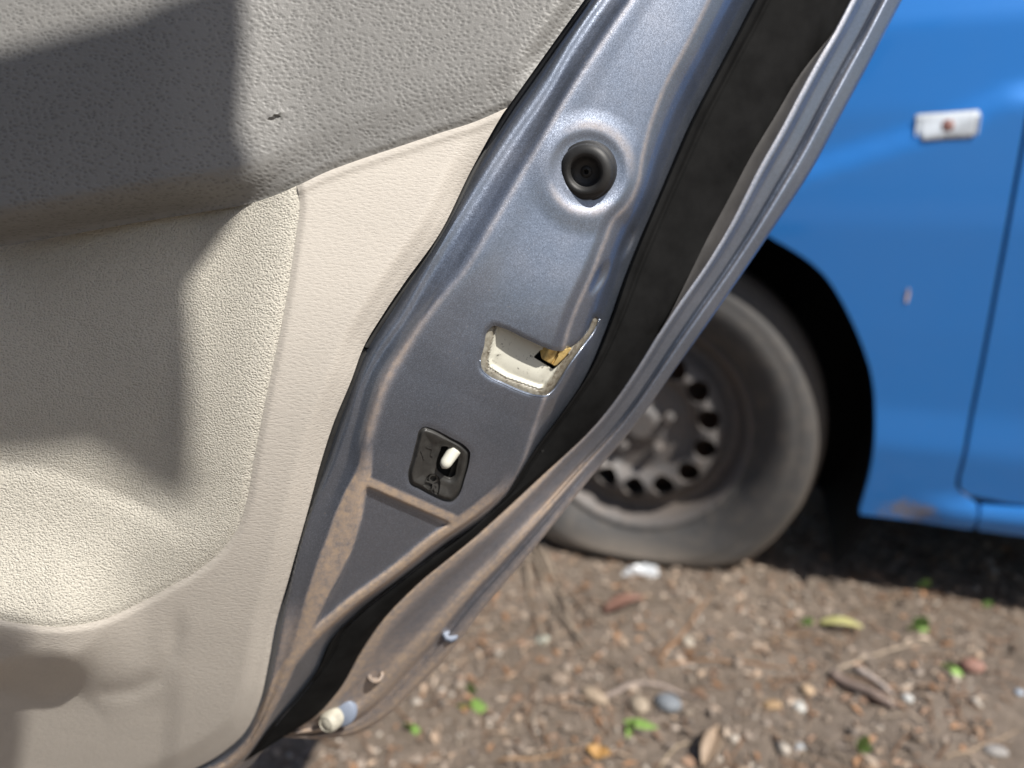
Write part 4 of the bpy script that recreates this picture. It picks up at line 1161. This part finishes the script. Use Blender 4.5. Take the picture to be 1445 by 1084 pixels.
sprout(1294, 890, 22, [(0, 6, 28, 20, 1.2), (-4, 0, 22, 16, 2.6), (4, -3, 20, 14, -.2)], 'green sprout standing clear, above the reddish stone')
sprout(1343, 950, 24, [(-6, 6, 28, 18, 2.3), (3, -2, 26, 16, -.7)], 'green sprout touching the reddish stone')
sprout(890, 1030, 34, [(4, 12, 46, 12, .2), (-2, -6, 40, 12, -1.3), (0, 4, 30, 10, 1.4)], 'pale green grass like sprout below the tan pebble')
sprout(1212, 1066, 32, [(0, 6, 44, 16, 1.5), (3, -4, 30, 12, 1.1)], 'upright green sprout at the bottom edge')
sprout(1137, 878, 16, [(0, 3, 20, 12, 1.0), (-3, 0, 16, 12, 2.4)], 'small dull sprout left of the yellow leaf')
sprout(1302, 832, 14, [(0, 3, 18, 12, 1.2), (-3, 0, 16, 10, 2.6)], 'small sprout in the shade of the sill')
sprout(1390, 855, 12, [(0, 3, 16, 10, 1.0), (-3, 0, 14, 10, 2.5)], 'faint sprout at the far right under the car')

# bark strip, straws, twigs
def stick(pxs, rpx, col, label, name='twig', cat='twig', lift=.5, n=7):
    P = np.array([on_ground(*p) for p in pxs]); k = px_scale(P[0])
    Q = catmull(np.c_[P[:, 0], P[:, 1]], .006); Z = np.array([gz(*q) for q in Q]) + rpx * k * lift + .002
    pts = np.c_[Q, Z]; r_ = np.random.default_rng(int(pxs[0][0]))
    tp_ = np.interp(np.linspace(0, 1, len(pts)), [0, .1, .8, 1], [.6, 1, .8, .3]) * r_.uniform(.85, 1.15, len(pts))
    o = tube(name, pts, rpx * k, simple(label[:30], col, .8, 0, 200, .3, 300, .4, .001), None, n, None, tp_)
    return tag(o, label, cat)
stick([(1172, 952), (1200, 972), (1230, 990), (1262, 1008)], 9, (.20, .15, .125), 'dark bark strip lying among the pebbles', 'bark_strip', 'bark')
stick([(1205, 945), (1235, 965), (1258, 985)], 6, (.38, .32, .28), 'pale weathered bark piece beside the dark strip', 'bark_strip', 'bark')
stick([(930, 938), (960, 900), (990, 862), (1003, 845)], 1.8, (.30, .17, .09), 'orange straw leaning up towards the car', 'dry_straw', 'straw')
stick([(930, 942), (985, 936), (1045, 940), (1110, 944)], 1.4, (.30, .17, .09), 'orange straw lying level across the earth', 'dry_straw', 'straw')
stick([(1085, 900), (1140, 892), (1200, 910)], 1.4, (.26, .17, .10), 'straw lying under the yellow leaf', 'dry_straw', 'straw')
stick([(930, 1080), (955, 1050), (985, 1042), (1010, 1046)], 1.6, (.33, .26, .18), 'thin curved stem near the bottom centre', 'dry_straw', 'straw')
stick([(700, 1066), (780, 1062), (830, 1052)], 2.0, (.30, .185, .10), 'orange straw along the bottom edge near the door', 'dry_straw', 'straw')
stick([(1330, 1080), (1385, 1055), (1440, 1032)], 2.4, (.24, .18, .125), 'brown twig rising into the bottom right corner', 'twig')
stick([(1180, 945), (1250, 915), (1330, 905)], 1.6, (.40, .32, .24), 'thin pale stem running towards the right edge', 'dry_straw', 'straw')
stick([(850, 985), (905, 968), (950, 972), (985, 985)], 3.5, (.26, .21, .18), 'curved grey brown twig over the earth', 'twig')
stems = thing('dry_plant', on_ground(770, 790), 'bundle of dry grey stems trailing from the tyre beside the door edge', 'dry plant')
for k_, pxs in enumerate([[(748, 775), (772, 822), (795, 870), (838, 915), (880, 950)], [(756, 770), (790, 830), (812, 890), (830, 930)], [(742, 785), (752, 850), (770, 905)], [(765, 775), (800, 830), (850, 880), (902, 910)], [(752, 780), (776, 840), (786, 900), (800, 945)]]):
    P = np.array([on_ground(*p) for p in pxs]); Q = catmull(P, .008); Q[:, 2] = [gz(q[0], q[1]) + .006 + .006 * math.sin(i * .3) for i, q in enumerate(Q)]
    if k_ == 0: M['dry'] = simple('dry stem', (.26, .21, .16), .8, 0, 150, .3)
    tube('stem', Q, .0038 - .0004 * k_, M['dry'], stems, 7, None, np.linspace(1, .35, len(Q)))
# crumpled plastic scrap at the tyre
p = on_ground(905, 806); k = px_scale(p); r_ = np.random.default_rng(5)
v = IV2 * (1 + r_.uniform(-.35, .35, (len(IV2), 1))) * A(24, 12, 11) * k
o = make_obj('plastic_scrap', v, IF2, simple('white film', (.50, .52, .54), .3, 0, 200, .2), None, False); o.location = p + A(0, -.01, .006)
tag(o, 'crumpled white plastic scrap at the foot of the tyre', 'litter')
